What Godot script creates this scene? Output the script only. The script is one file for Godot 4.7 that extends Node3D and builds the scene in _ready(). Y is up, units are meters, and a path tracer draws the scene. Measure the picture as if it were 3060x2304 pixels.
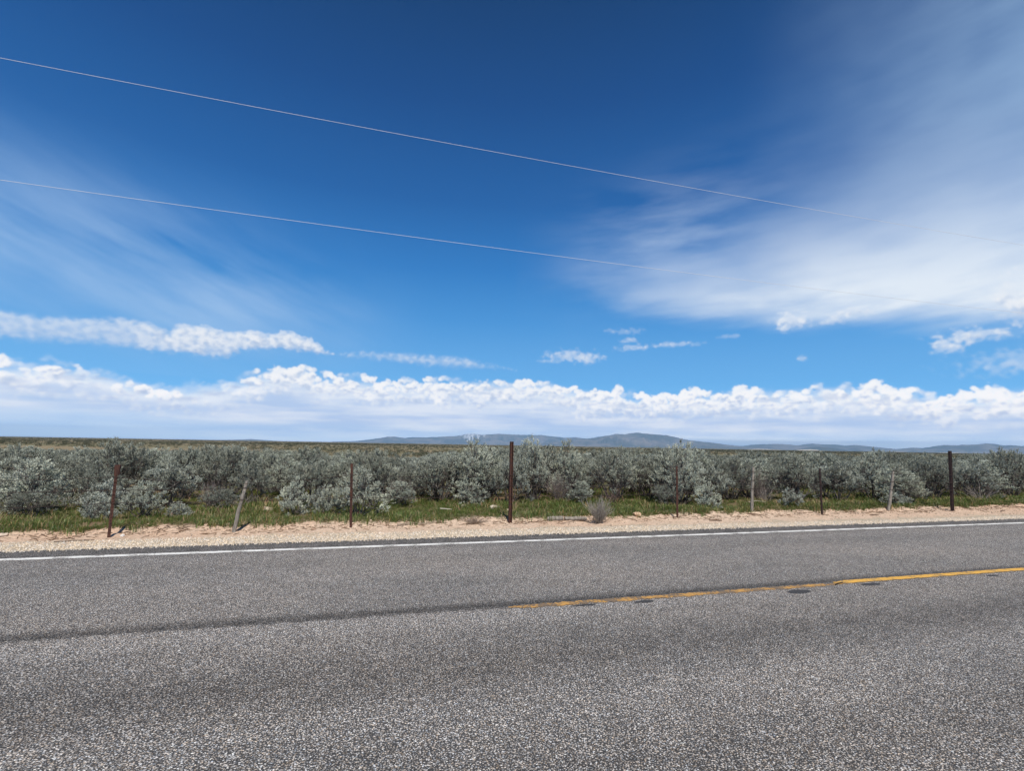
extends Node3D
# A two-lane chip-sealed road, a leaning wire fence and a belt of sagebrush under a blue spring sky.
# x runs along the road, -z away from the camera across the road; metres.

const YAW := 15.707       # the camera looks this far off square to the road, degrees
const EYE := Vector3(0.0, 1.724, 0.0)

var rng := RandomNumberGenerator.new()
var taken := {}

# ------------------------------------------------------------------ mesh helpers
class Mb:
	var v := PackedVector3Array()
	var n := PackedVector3Array()
	var c := PackedColorArray()
	var uv := PackedVector2Array()
	var uv2 := PackedVector2Array()
	var i := PackedInt32Array()

	func tri(a: Vector3, b: Vector3, d: Vector3, col: Color) -> void:
		var q := v.size()
		var m := (d - a).cross(b - a).normalized()
		v.append(a); v.append(b); v.append(d)
		for k in 3:
			n.append(m); c.append(col); i.append(q + k)

	func quad(a: Vector3, b: Vector3, d: Vector3, e: Vector3, col: Color) -> void:
		var q := v.size()
		var m := (d - a).cross(b - a).normalized()
		v.append(a); v.append(b); v.append(d); v.append(e)
		for k in 4:
			n.append(m); c.append(col)
		i.append(q); i.append(q + 1); i.append(q + 2)
		i.append(q); i.append(q + 2); i.append(q + 3)

	func box(lo: Vector3, hi: Vector3, col: Color) -> void:
		var p := []
		for k in 8:
			p.append(Vector3(hi.x if k & 1 else lo.x, hi.y if k & 2 else lo.y, hi.z if k & 4 else lo.z))
		quad(p[4], p[6], p[7], p[5], col); quad(p[1], p[3], p[2], p[0], col)
		quad(p[5], p[7], p[3], p[1], col); quad(p[0], p[2], p[6], p[4], col)
		quad(p[6], p[2], p[3], p[7], col); quad(p[0], p[4], p[5], p[1], col)

	func tube(pts: PackedVector3Array, rad: PackedFloat32Array, sides: int, col: Color, caps := true) -> void:
		var count := pts.size()
		var q := v.size()
		var side := Vector3.ZERO
		for k in count:
			var along := (pts[mini(k + 1, count - 1)] - pts[maxi(k - 1, 0)]).normalized()
			if k == 0:
				side = along.cross(Vector3(0.31, 0.2, 0.93) if absf(along.z) < 0.9 else Vector3.RIGHT).normalized()
			else:
				side = (side - along * side.dot(along)).normalized()
			var other := along.cross(side)
			for s in sides:
				var a := TAU * s / sides
				var d := side * cos(a) + other * sin(a)
				v.append(pts[k] + d * rad[k]); n.append(d); c.append(col)
		for k in count - 1:
			for s in sides:
				var a := q + k * sides + s
				var b := q + k * sides + (s + 1) % sides
				i.append(a); i.append(a + sides); i.append(b + sides)
				i.append(a); i.append(b + sides); i.append(b)
		if caps:
			for e in [0, count - 1]:
				var along: Vector3 = (pts[0] - pts[1]).normalized() if e == 0 else (pts[count - 1] - pts[count - 2]).normalized()
				var m := v.size()
				v.append(pts[e]); n.append(along); c.append(col)
				for s in sides:
					v.append(v[q + e * sides + s]); n.append(along); c.append(col)
				for s in sides:
					i.append(m)
					if e == 0:
						i.append(m + 1 + s); i.append(m + 1 + (s + 1) % sides)
					else:
						i.append(m + 1 + (s + 1) % sides); i.append(m + 1 + s)

	# An outline in the xz plane (counter-clockwise seen from above, x right and z towards the viewer) raised from p0 to p1.
	func prism(outline: PackedVector2Array, p0: Vector3, p1: Vector3, col: Color, taper := 1.0) -> void:
		var m := outline.size()
		for k in m:
			var a := outline[k]
			var b := outline[(k + 1) % m]
			quad(p0 + Vector3(a.x, 0, a.y), p1 + Vector3(a.x, 0, a.y) * taper, p1 + Vector3(b.x, 0, b.y) * taper, p0 + Vector3(b.x, 0, b.y), col)
		var t := Geometry2D.triangulate_polygon(outline)
		for k in range(0, t.size(), 3):
			var q := []
			for j in 3:
				var o := outline[t[k + j]]
				q.append(p1 + Vector3(o.x, 0, o.y) * taper)
			var up: Vector3 = (q[2] - q[0]).cross(q[1] - q[0])
			if up.y > 0:
				tri(q[0], q[1], q[2], col)
			else:
				tri(q[0], q[2], q[1], col)

	func join(o: Mb) -> void:
		var q := v.size()
		v.append_array(o.v); n.append_array(o.n); c.append_array(o.c)
		for k in o.i:
			i.append(k + q)

	func commit(m: Material) -> ArrayMesh:
		var a := []
		a.resize(Mesh.ARRAY_MAX)
		a[Mesh.ARRAY_VERTEX] = v
		a[Mesh.ARRAY_NORMAL] = n
		a[Mesh.ARRAY_INDEX] = i
		if c.size() == v.size():
			a[Mesh.ARRAY_COLOR] = c
		if uv.size() == v.size():
			a[Mesh.ARRAY_TEX_UV] = uv
		if uv2.size() == v.size():
			a[Mesh.ARRAY_TEX_UV2] = uv2
		var mesh := ArrayMesh.new()
		mesh.add_surface_from_arrays(Mesh.PRIMITIVE_TRIANGLES, a)
		mesh.surface_set_material(0, m)
		return mesh


func numbered(called: String) -> String:
	var k: int = taken.get(called, 0)
	taken[called] = k + 1
	return called if k == 0 else "%s_%03d" % [called, k]


func tag(o: Node3D, label: String, category := "", group := "", kind := "") -> Node3D:
	if label: o.set_meta("label", label)
	if category: o.set_meta("category", category)
	if group: o.set_meta("group", group)
	if kind: o.set_meta("kind", kind)
	return o


func put(called: String, mesh: Mesh, parent: Node3D = null) -> MeshInstance3D:
	var o := MeshInstance3D.new()
	o.mesh = mesh
	if parent == null:
		o.name = numbered(called)
		add_child(o, true)
	else:
		o.name = called
		var k := 1
		while parent.has_node(NodePath(o.name)):
			o.name = "%s_%03d" % [called, k]
			k += 1
		parent.add_child(o, true)
	return o


func thing(called: String, at: Vector3, turn := 0.0) -> Node3D:
	var o := Node3D.new()
	o.name = numbered(called)
	add_child(o, true)
	o.position = at
	o.rotation.y = turn
	return o


func noise(seed_: int, freq: float, oct := 4, type := FastNoiseLite.TYPE_SIMPLEX_SMOOTH) -> FastNoiseLite:
	var f := FastNoiseLite.new()
	f.seed = seed_
	f.frequency = freq
	f.noise_type = type
	f.fractal_type = FastNoiseLite.FRACTAL_FBM if oct > 1 else FastNoiseLite.FRACTAL_NONE
	f.fractal_octaves = oct
	return f


func lin(r: int, g: int, b: int) -> Color:
	return Color8(r, g, b).srgb_to_linear()


func plain_mat(rough: float, vertex := true) -> StandardMaterial3D:
	var m := StandardMaterial3D.new()
	m.vertex_color_use_as_albedo = vertex
	m.roughness = rough
	m.metallic_specular = 0.3
	m.cull_mode = BaseMaterial3D.CULL_DISABLED
	return m


func table(t: PackedVector2Array, x: float) -> float:
	if x <= t[0].x:
		return t[0].y
	for k in t.size() - 1:
		if x <= t[k + 1].x:
			return lerpf(t[k].y, t[k + 1].y, (x - t[k].x) / (t[k + 1].x - t[k].x))
	return t[t.size() - 1].y


# ------------------------------------------------------------------ the sky: air and clouds, for every direction
var air: Array = []
var n_fine: FastNoiseLite
var n_soft: FastNoiseLite
var n_streak: FastNoiseLite
var bank_top := PackedVector2Array([Vector2(-180, 6.3), Vector2(-120, 6.9), Vector2(-75, 5.8), Vector2(-40, 6.4), Vector2(-30.2, 6.2), Vector2(-27.2, 6.4), Vector2(-23.2, 6.1), Vector2(-21.1, 5.4), Vector2(-19.0, 4.9), Vector2(-14.7, 5.7), Vector2(-11.3, 7.0), Vector2(-9.6, 7.6), Vector2(-6.4, 7.9), Vector2(-5.9, 7.1), Vector2(-2.7, 7.4), Vector2(-0.2, 6.9), Vector2(2.3, 7.0), Vector2(8.7, 7.3), Vector2(15.5, 7.3), Vector2(19.7, 7.3), Vector2(23.6, 6.5), Vector2(27.5, 6.3), Vector2(31.3, 5.6), Vector2(35.1, 5.9), Vector2(37.3, 6.0), Vector2(40.2, 6.5), Vector2(41.5, 5.9), Vector2(44.9, 6.1), Vector2(49.3, 6.2), Vector2(52.4, 5.9), Vector2(54.7, 5.6), Vector2(55.5, 4.9), Vector2(57.1, 5.0), Vector2(60.0, 5.3), Vector2(64, 5.2), Vector2(90, 6.4), Vector2(140, 5.7), Vector2(180, 6.3)])
var band_top := PackedVector2Array([Vector2(-60, 10.0), Vector2(-30.6, 10.2), Vector2(-28.5, 10.15), Vector2(-25.3, 10.5), Vector2(-22.6, 11.0), Vector2(-20.7, 10.7), Vector2(-19.0, 10.2), Vector2(-18.0, 11.0), Vector2(-16.0, 11.0), Vector2(-14.4, 10.8), Vector2(-12.4, 11.2), Vector2(-10.2, 10.9), Vector2(-9.0, 11.6), Vector2(-6.6, 10.9), Vector2(-4.2, 9.5), Vector2(-0.4, 10.2), Vector2(4.7, 10.1), Vector2(9.2, 10.1), Vector2(12.6, 9.4), Vector2(15.4, 8.8), Vector2(17, 8.4)])
var band_low := PackedVector2Array([Vector2(-60, 7.6), Vector2(-30.4, 7.7), Vector2(-27.6, 7.9), Vector2(-23.0, 8.2), Vector2(-17.8, 8.1), Vector2(-14.4, 8.1), Vector2(-12.9, 9.0), Vector2(-9.7, 9.5), Vector2(-4.2, 9.3), Vector2(-0.3, 9.1), Vector2(7.4, 8.6), Vector2(15.4, 8.6), Vector2(17, 8.5)])
var veil_low := PackedVector2Array([Vector2(24, 16.6), Vector2(29, 14.6), Vector2(38, 13.2), Vector2(49, 11.9), Vector2(62, 10.2), Vector2(80, 10.0), Vector2(110, 12.0)])
# small loose clouds: azimuth, height, half width, half height, strength, number of billows
var loose := [
	[58.9, 9.85, 2.3, 0.45, 0.62, 12], [57.1, 9.15, 1.1, 0.42, 0.62, 8], [45.3, 12.7, 1.5, 0.62, 0.62, 11], [50.3, 12.95, 1.9, 0.35, 0.5, 10], [48.9, 12.45, 1.0, 0.3, 0.45, 6], [46.0, 9.0, 0.55, 0.2, 0.35, 4],
	[22.4, 10.2, 2.6, 0.5, 0.42, 15], [24.3, 9.85, 1.8, 0.4, 0.4, 9], [29.4, 11.0, 1.7, 0.26, 0.40, 8], [33.8, 11.2, 2.4, 0.2, 0.38, 9], [28.4, 12.8, 1.9, 0.25, 0.22, 8], [29.0, 11.85, 0.9, 0.2, 0.38, 5], [39.5, 11.7, 1.0, 0.16, 0.2, 4], [19.5, 9.6, 0.8, 0.16, 0.22, 4],
	[62.2, 12.4, 2.0, 1.5, 0.55, 24], [62.0, 7.3, 4.2, 0.7, 0.28, 14], [-112, 10.0, 6.0, 1.2, 0.55, 40], [-84, 11.0, 5.0, 1.0, 0.5, 34], [-140, 9.0, 4.0, 1.1, 0.55, 30], [100, 9.6, 5.0, 1.2, 0.55, 34], [128, 11.0, 6.5, 1.0, 0.5, 40], [158, 9.5, 4.0, 0.9, 0.55, 26]]
var billows: Array = []      # [azimuth, height, radius, strength, softness, how much it stands in the light]
var near_az: Array = []      # for every degree of azimuth, which billows reach it


func add_billow(az: float, el: float, r: float, strength: float, soft: float, lit: float, tall := 0.86) -> void:
	var k := billows.size()
	billows.append([az, el, r, strength, soft, lit, tall])
	for a in range(floori(az - r * 1.9), floori(az + r * 1.9) + 1):
		near_az[posmod(a, 360)].append(k)


func heap_billows() -> void:
	var r := RandomNumberGenerator.new()
	r.seed = 2024
	near_az.resize(360)
	for k in 360:
		near_az[k] = []
	# the middle row, thin and grey to one side
	var az := -58.0
	while az < 16.5:
		var top := table(band_top, az)
		var low := table(band_low, az)
		var full := smoothstep(-24.0, -17.0, az) * smoothstep(-2.5, -6.0, az)
		for k in 3:
			var rad := clampf((top - low) * r.randf_range(0.24, 0.48), 0.2, 0.72)
			var el := lerpf(top - rad * 0.75, low + rad * 0.4, [0.0, 0.45, 0.85][k] + r.randf_range(-0.06, 0.06))
			add_billow(az + r.randfn(0, 0.25), el, rad, lerpf(0.10, 0.38, full) * [0.9, 1.0, 0.75][k], lerpf(0.9, 0.32, full * (1.0 if k == 0 else 0.5)), [0.30, 0.12, 0.02][k])
		az += r.randf_range(0.30, 0.62)
	for p in loose:
		for k in p[5]:
			var t := r.randf_range(-1.0, 1.0)
			var rad: float = maxf(0.16, p[3] * r.randf_range(0.6, 1.1) * (1.0 - 0.5 * absf(t)))
			add_billow(p[0] + t * p[2] * 0.85, p[1] + r.randfn(0.0, 0.35) * p[3], rad, p[4] * 0.62, 0.75, 0.12)
	# the long bank: the crowns stand behind, rank after rank comes forward below them
	az = -180.0
	while az < 180.0:
		var thin := smoothstep(-27.0, -21.5, az) * smoothstep(-12.0, -15.5, az)
		var top := table(bank_top, az)
		var swell := n_soft.get_noise_2d(az * 2.2, 400.0)
		var rad := r.randf_range(0.16, 0.42) + maxf(0.0, r.randfn(0.0, 0.26)) + 0.25 * maxf(0.0, swell)
		var firm := smoothstep(-0.32, 0.12, n_soft.get_noise_2d(az * 1.6, 90.0)) * (1.0 - thin)
		add_billow(az, top - rad * 0.62 + 0.85 * swell + r.randfn(0, 0.13), rad, lerpf(0.16, 0.92, firm), lerpf(0.95, 0.34, firm), 0.45)
		az += rad * r.randf_range(0.42, 0.8)
	az = -180.0
	while az < 180.0:
		var thin := smoothstep(-29.0, -22.0, az) * smoothstep(-11.0, -15.0, az)
		var rad := r.randf_range(0.18, 0.55) + maxf(0.0, r.randfn(0.0, 0.3))
		var down := r.randf_range(0.30, 1.7)
		add_billow(az, table(bank_top, az) - rad - down, rad, lerpf(0.80, 0.12, thin) * lerpf(1.0, 0.5, clampf(down - 0.35, 0.0, 1.0)), lerpf(0.38, 0.9, thin), 0.26)
		az += rad * r.randf_range(0.35, 0.7)
	az = -180.0
	while az < 180.0:   # flat grey undersides, and bright heaps before them
		var rad := r.randf_range(0.5, 1.7)
		add_billow(az, table(bank_top, az) - r.randf_range(0.9, 2.7), rad, r.randf_range(0.25, 0.6), 0.8, -0.75, r.randf_range(0.14, 0.3))
		if r.randf() < 0.35:
			var big := r.randf_range(0.6, 1.15)
			var where := az + r.randf_range(-0.5, 0.5)
			for k in 9:
				var a := r.randf() * PI
				var rr := big * r.randf_range(0.28, 0.5)
				add_billow(where + cos(a) * big * 0.8, table(bank_top, where) - big * 0.9 - 0.3 + sin(a) * big * 0.55, rr, 0.75, 0.3, 0.35)
		az += r.randf_range(0.5, 1.5)
	az = -180.0
	while az < 180.0:
		var rad := r.randf_range(0.25, 0.8)
		var down := r.randf_range(1.1, 2.6)
		add_billow(az, table(bank_top, az) - rad - down, rad, 0.42 * smoothstep(3.4, 1.2, down), 0.8, 0.02)
		az += rad * r.randf_range(0.6, 1.2)


const HAZE := 0.00009


func beyond_haze(az: float, el: float) -> Color:
	# the haze near the ground is built, so the sky itself holds what lies behind it
	var c := sky_color(az, el)
	var left := exp(-HAZE * minf(310.0 / maxf(sin(deg_to_rad(el)), 0.001), 17000.0))
	var seen := Color(clampf((c.r - 0.27 * (1.0 - left)) / left, 0.01, 2.4), clampf((c.g - 0.41 * (1.0 - left)) / left, 0.03, 2.4), clampf((c.b - 0.56 * (1.0 - left)) / left, 0.08, 2.4))
	return c.lerp(seen, smoothstep(11.0, 4.0, el))


func sky_color(az: float, el: float) -> Color:
	var ra := deg_to_rad(az)
	var px := 57.3 * sin(ra)
	var py := 57.3 * cos(ra)
	# clean air
	var k := 0
	while k < air.size() - 2 and el > air[k + 1][0]:
		k += 1
	var t := clampf((el - air[k][0]) / (air[k + 1][0] - air[k][0]), 0.0, 1.0)
	var col: Color = air[k][1].lerp(air[k + 1][1], t)
	if el > 62.0:
		return col
	# high thin veil, fanning out towards the sky over the road's far end
	if az > 16.0 and az < 118.0 and el > 8.0:
		var low := table(veil_low, az)
		var rise := clampf((az - 23.0) / 36.0, 0.0, 1.0)
		var u := (el - low)
		var h := lerpf(3.0, 11.5, rise)
		var s := n_streak.get_noise_3d(px * 0.45 + el * 1.0, py * 0.45, el * 2.4 - az * 0.25)
		var s2 := n_soft.get_noise_3d(px * 0.5, py * 0.5, el * 0.8)
		var a := smoothstep(-1.3, 3.6, u + 1.5 * s) * exp(-pow(maxf(u, 0.0) / h, 1.9)) * lerpf(0.28, 1.0, smoothstep(0.05, 0.75, rise + 0.12 * s2))
		a *= clampf(0.93 + 0.22 * s + 0.24 * s2, 0.0, 1.0) * smoothstep(118.0, 88.0, az) * smoothstep(16.0, 26.0, az + 2.0 * s2)
		col = col.lerp(Color(0.88, 0.94, 1.0), clampf(a * 1.08, 0.0, 0.93))
		var wisp := exp(-pow((az - 33.0) / 9.5, 2.0) - pow((el - 22.0 - 0.15 * (az - 33.0)) / 5.5, 2.0)) * clampf(0.42 + 0.9 * s + 0.3 * s2, 0.0, 1.0)
		col = col.lerp(Color(0.62, 0.74, 0.92), wisp * 0.36)
		var up_right := smoothstep(40.0, 70.0, az) * exp(-pow((el - 31.0) / 11.0, 2.0)) * smoothstep(118.0, 90.0, az)
		col = col.lerp(Color(0.42, 0.62, 0.86), up_right * clampf(0.42 + 0.14 * s + 0.25 * s2, 0.0, 0.8))
	# faint streaks on the other side
	if az < 8.0 and az > -150.0 and el > 6.0 and el < 32.0:
		var mid := exp(-pow((el - 15.0 + 0.14 * (az + 22.0)) / 5.6, 2.0)) * smoothstep(8.0, -20.0, az) * smoothstep(-150.0, -90.0, az)
		var s := n_streak.get_noise_3d(px * 0.40, py * 0.40 + 40.0, el * 1.9 + az * 0.62)
		var s2 := n_soft.get_noise_3d(px * 0.3, py * 0.3, el * 0.6 + 30.0)
		col = col.lerp(Color(0.50, 0.68, 0.92), mid * clampf(0.34 + 0.40 * s + 0.3 * s2, 0.0, 0.8))
	if el > 16.0:
		return col
	var fine := n_fine.get_noise_3d(px, py, el * 1.3)
	var fine2 := n_fine.get_noise_3d(px + 50.0, py, el * 1.3)
	# grey sheet under the long bank
	var top := table(bank_top, az)
	if el < top + 1.2:
		var soft := n_soft.get_noise_3d(px * 0.8, py * 0.8, el * 3.2)
		var layer := n_streak.get_noise_3d(px * 0.35, py * 0.35, el * 5.5 + 9.0)
		var d := top - 0.55 - el + 0.6 * soft
		var depth := clampf(d / 3.0, 0.0, 1.0)
		var c := Color(0.83, 0.89, 0.97).lerp(Color(0.50, 0.64, 0.87).lerp(Color(0.76, 0.83, 0.94), clampf(0.45 + 1.3 * layer + 0.6 * soft, 0.0, 1.0)), smoothstep(0.05, 0.75, depth + 0.2 * soft))
		c = c.lerp(Color(0.50, 0.72, 0.95), smoothstep(2.8, 0.2, el + 0.6 * layer) * 0.6)
		var blue_gap := smoothstep(-8.0, -24.0, az) * smoothstep(-80.0, -40.0, az) * smoothstep(3.6, 1.6, el + 0.8 * soft)
		c = c.lerp(Color(0.47, 0.68, 0.93), 0.55 * blue_gap)
		col = col.lerp(c, smoothstep(-0.5, 0.9, d) * 0.96)
	if el < 13.5 and el > 6.5 and az < 18.0 and az > -62.0:
		var high := table(band_top, az)
		var low := table(band_low, az)
		var full := smoothstep(-25.0, -17.0, az) * smoothstep(-2.0, -6.0, az)
		var a := smoothstep(0.0, 0.55, high - 0.12 - el + 0.35 * fine) * smoothstep(-0.2, 0.8, el - low + 0.45 * fine2)
		a *= smoothstep(18.0, 12.0, az) * smoothstep(-62.0, -48.0, az) * lerpf(0.60, 0.82, full) * lerpf(1.0, 0.72, smoothstep(-5.0, 2.0, az)) * clampf(0.92 + 0.5 * fine, 0.3, 1.0)
		col = col.lerp(Color(0.56, 0.66, 0.85).lerp(Color(0.82, 0.87, 0.95), clampf(0.1 + (el - low) / maxf(high - low, 0.4) + 0.4 * fine, 0.0, 1.0)), a)
	for p in loose:
		var ex: float = (az - p[0]) / (p[2] * 1.25)
		var ey: float = (el - p[1]) / (p[3] * 1.6)
		if absf(ex) < 1.5 and absf(ey) < 1.6:
			var a := smoothstep(-0.1, 0.75, 1.0 - sqrt(ex * ex + ey * ey) + 0.85 * fine)
			col = col.lerp(Color(0.66, 0.76, 0.91).lerp(Color(0.90, 0.93, 0.98), clampf(0.5 + 0.5 * ey + 0.5 * fine2, 0.0, 1.0)), a * p[4])
	for which in near_az[posmod(floori(az), 360)]:
		var b: Array = billows[which]
		var dx: float = (az - b[0]) / b[2] + 0.55 * fine
		var dy: float = (el - b[1]) / (b[2] * b[6]) + 0.55 * fine2
		var q := dx * dx + dy * dy
		if q < 1.0:
			var lit := smoothstep(-0.15, 0.75, 0.30 + 0.55 * dy - 0.22 * dx + b[5] + 0.9 * fine)
			col = col.lerp(Color(0.50, 0.61, 0.80).lerp(Color(0.97, 0.98, 1.0), lit), smoothstep(0.0, b[4], 1.0 - sqrt(q)) * b[3])
	return col


func make_sky() -> ImageTexture:
	air = [[0.0, lin(170, 210, 246)], [3.0, lin(136, 198, 248)], [7.0, lin(112, 182, 240)], [10.0, lin(96, 170, 234)], [14.0, lin(74, 151, 220)], [19.5, lin(50, 126, 199)], [26.5, lin(36, 99, 168)], [36.0, lin(27, 77, 139)], [44.0, lin(22, 64, 116)], [60.0, lin(26, 60, 108)], [90.0, lin(24, 56, 100)]]
	n_fine = noise(5, 1.1, 4)
	n_soft = noise(21, 0.16, 3)
	n_streak = noise(31, 0.13, 6)
	n_streak.fractal_gain = 0.58
	heap_billows()
	var w := 4096
	var h := 2048
	# everywhere at a quarter of the detail, then again finely for the part of the sky that has small clouds in view
	var coarse := Image.create_empty(w / 4, h / 4, false, Image.FORMAT_RGBF)
	coarse.fill(Color(0.30, 0.27, 0.22))
	for y in h / 8:
		for x in w / 4:
			var az := (x + 0.5) * 360.0 / (w / 4)
			coarse.set_pixel(x, y, beyond_haze(az - 360.0 if az > 180.0 else az, 90.0 - (y + 0.5) * 180.0 / (h / 4)))
	coarse.resize(w, h, Image.INTERPOLATE_BILINEAR)
	var top := int((90.0 - 46.0) / 180.0 * h)
	var bottom := h / 2
	var first := int(-38.0 / 360.0 * w)
	var last := int(70.0 / 360.0 * w)
	var fine := Image.create_empty(last - first, bottom - top, false, Image.FORMAT_RGBF)
	for y in range(top, bottom):
		var el := 90.0 - (y + 0.5) * 180.0 / h
		for x in range(first, last):
			fine.set_pixel(x - first, y - top, beyond_haze((x + 0.5) * 360.0 / w, el))
	coarse.blit_rect(fine, Rect2i(-first, 0, last, bottom - top), Vector2i(0, top))
	coarse.blit_rect(fine, Rect2i(0, 0, -first, bottom - top), Vector2i(w + first, top))
	return ImageTexture.create_from_image(coarse)


# ------------------------------------------------------------------ the ground
var n_ground: FastNoiseLite
var n_edge: FastNoiseLite
var n_lump: FastNoiseLite
var profile := PackedVector2Array([Vector2(-60, -0.25), Vector2(-6, -0.20), Vector2(-3.0, -0.10), Vector2(-1.9, -0.04), Vector2(-1.2, -0.09), Vector2(9.0, -0.09), Vector2(9.4, -0.06), Vector2(9.62, -0.025), Vector2(10.1, -0.02), Vector2(10.5, -0.01), Vector2(10.9, 0.015), Vector2(11.3, 0.035), Vector2(11.7, 0.05), Vector2(12.4, 0.06), Vector2(14.0, 0.06), Vector2(18.0, 0.05), Vector2(40, 0.03), Vector2(120, 0.0)])


func grass_edge(x: float) -> float:
	return 11.16 + 0.019 * clampf(x, -5.0, 20.0) + 0.22 * n_edge.get_noise_2d(x, 0.0) + 0.12 * n_edge.get_noise_2d(x * 4.0, 50.0)


func ground_y(x: float, far: float) -> float:
	var y := table(profile, far)
	if far > 9.7 and far < 60.0:
		var k := smoothstep(10.2, 10.9, far)
		y += n_lump.get_noise_2d(x, far) * 0.05 * k
		# the crumbling lip between the sand and the turf
		var e := far - grass_edge(x)
		y += 0.05 * smoothstep(-0.16, 0.03, e) * smoothstep(1.6, 0.3, e)
		y += n_lump.get_noise_2d(x * 3.0, far * 3.0) * 0.022 * k * smoothstep(1.5, 0.0, absf(e))
		y += n_ground.get_noise_2d(x, far) * 0.05 * smoothstep(13.0, 18.0, far)
	return y


func ground_color(x: float, far: float) -> Color:
	var a := n_ground.get_noise_2d(x * 1.3, far * 1.3)
	var b := n_lump.get_noise_2d(x * 1.7 + 90.0, far * 1.7)
	var sand := Color(0.70, 0.485, 0.355).lerp(Color(0.77, 0.595, 0.465), clampf(0.5 + 0.9 * a + 0.6 * b, 0, 1))
	var stone := Color(0.60, 0.51, 0.40)
	var soil := Color(0.24, 0.17, 0.11).lerp(Color(0.15, 0.15, 0.075), clampf(0.5 + 1.4 * a, 0, 1))
	var plain_ := Color(0.33, 0.265, 0.17).lerp(Color(0.21, 0.20, 0.115), clampf(0.5 + 1.3 * n_ground.get_noise_2d(x * 0.22, far * 0.16 + 70.0), 0, 1))
	if far < 2.0:
		return sand.lerp(stone, 0.4)
	var c := stone.lerp(sand, smoothstep(10.15, 10.5, far + 0.5 * b))
	c = c.lerp(soil, smoothstep(-0.02, 0.22, far - grass_edge(x) + 0.3 * b))
	c = c.lerp(plain_, smoothstep(20.0, 34.0, far))
	if far > 120.0:
		var far_ := n_ground.get_noise_2d(x * 0.02, far * 0.012)
		c = c.lerp(Color(0.19, 0.18, 0.11).lerp(Color(0.34, 0.27, 0.18), clampf(0.45 + 1.3 * far_, 0, 1)), smoothstep(120.0, 300.0, far) * 0.8)
	return c


func stone_texture(n: int, seed_: int) -> Array:
	# fine grain for sand, soil and rock: a colour map near white and its relief
	var f := noise(seed_, 0.05, 5)
	var g := noise(seed_ + 1, 0.21, 3)
	var bytes := PackedByteArray()
	var hb := PackedByteArray()
	bytes.resize(n * n * 3)
	hb.resize(n * n)
	var a := f.get_seamless_image(n, n).get_data()
	var b := g.get_seamless_image(n, n).get_data()
	for k in n * n:
		var q := 0.55 * a[k] + 0.45 * b[k]
		var val := clampi(int(226.0 + (q - 128.0) * 0.55), 120, 255)
		bytes[k * 3] = val
		bytes[k * 3 + 1] = val
		bytes[k * 3 + 2] = clampi(val - 3, 0, 255)
		hb[k] = clampi(int(q), 0, 255)
	return [ImageTexture.create_from_image(Image.create_from_data(n, n, false, Image.FORMAT_RGB8, bytes)), ImageTexture.create_from_image(Image.create_from_data(n, n, false, Image.FORMAT_L8, hb))]


func build_ground(grain: Array) -> void:
	var xs := PackedFloat32Array()
	var x := -11.0
	while x < 34.0:
		xs.append(x)
		x += 0.11
	var d := 0.14
	while x < 16000.0:
		xs.append(x)
		d *= 1.10
		x += d
	x = -11.0
	d = 0.14
	var before := PackedFloat32Array()
	while x > -16000.0:
		x -= d
		before.append(x)
		d *= 1.10
	before.reverse()
	before.append_array(xs)
	xs = before
	var fs := PackedFloat32Array([-15000, -4000, -1000, -250, -60, -20, -6, -3, -1.9, -1.2, 2.5, 6.0, 9.0, 9.4])
	var z := 9.55
	while z < 13.0:
		fs.append(z)
		z += 0.085
	d = 0.1
	while z < 16500.0:
		fs.append(z)
		z += d
		d *= 1.075
	var mb := Mb.new()
	var cols := xs.size()
	for f in fs:
		for xx in xs:
			mb.v.append(Vector3(xx, ground_y(xx, f), -f))
			mb.c.append(ground_color(xx, f))
	mb.n.resize(mb.v.size())
	for r in fs.size():
		for k in cols:
			var l: Vector3 = mb.v[r * cols + maxi(k - 1, 0)]
			var rr: Vector3 = mb.v[r * cols + mini(k + 1, cols - 1)]
			var f0: Vector3 = mb.v[maxi(r - 1, 0) * cols + k]
			var f1: Vector3 = mb.v[mini(r + 1, fs.size() - 1) * cols + k]
			mb.n[r * cols + k] = (rr - l).cross(f1 - f0).normalized()
	for r in fs.size() - 1:
		for k in cols - 1:
			var a := r * cols + k
			mb.i.append(a); mb.i.append(a + cols); mb.i.append(a + cols + 1)
			mb.i.append(a); mb.i.append(a + cols + 1); mb.i.append(a + 1)
	var m := plain_mat(0.95)
	m.metallic_specular = 0.2
	m.albedo_texture = grain[0]
	m.albedo_color = Color(1, 1, 1)
	m.uv1_triplanar = true
	m.uv1_world_triplanar = true
	m.uv1_scale = Vector3(0.55, 0.55, 0.55)
	m.heightmap_enabled = true
	m.heightmap_texture = grain[1]
	m.heightmap_scale = 2.2
	var o := put("ground", mb.commit(m))
	tag(o, "pale sandy verge running back into a flat tan sagebrush plain", "", "", "structure")


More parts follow.
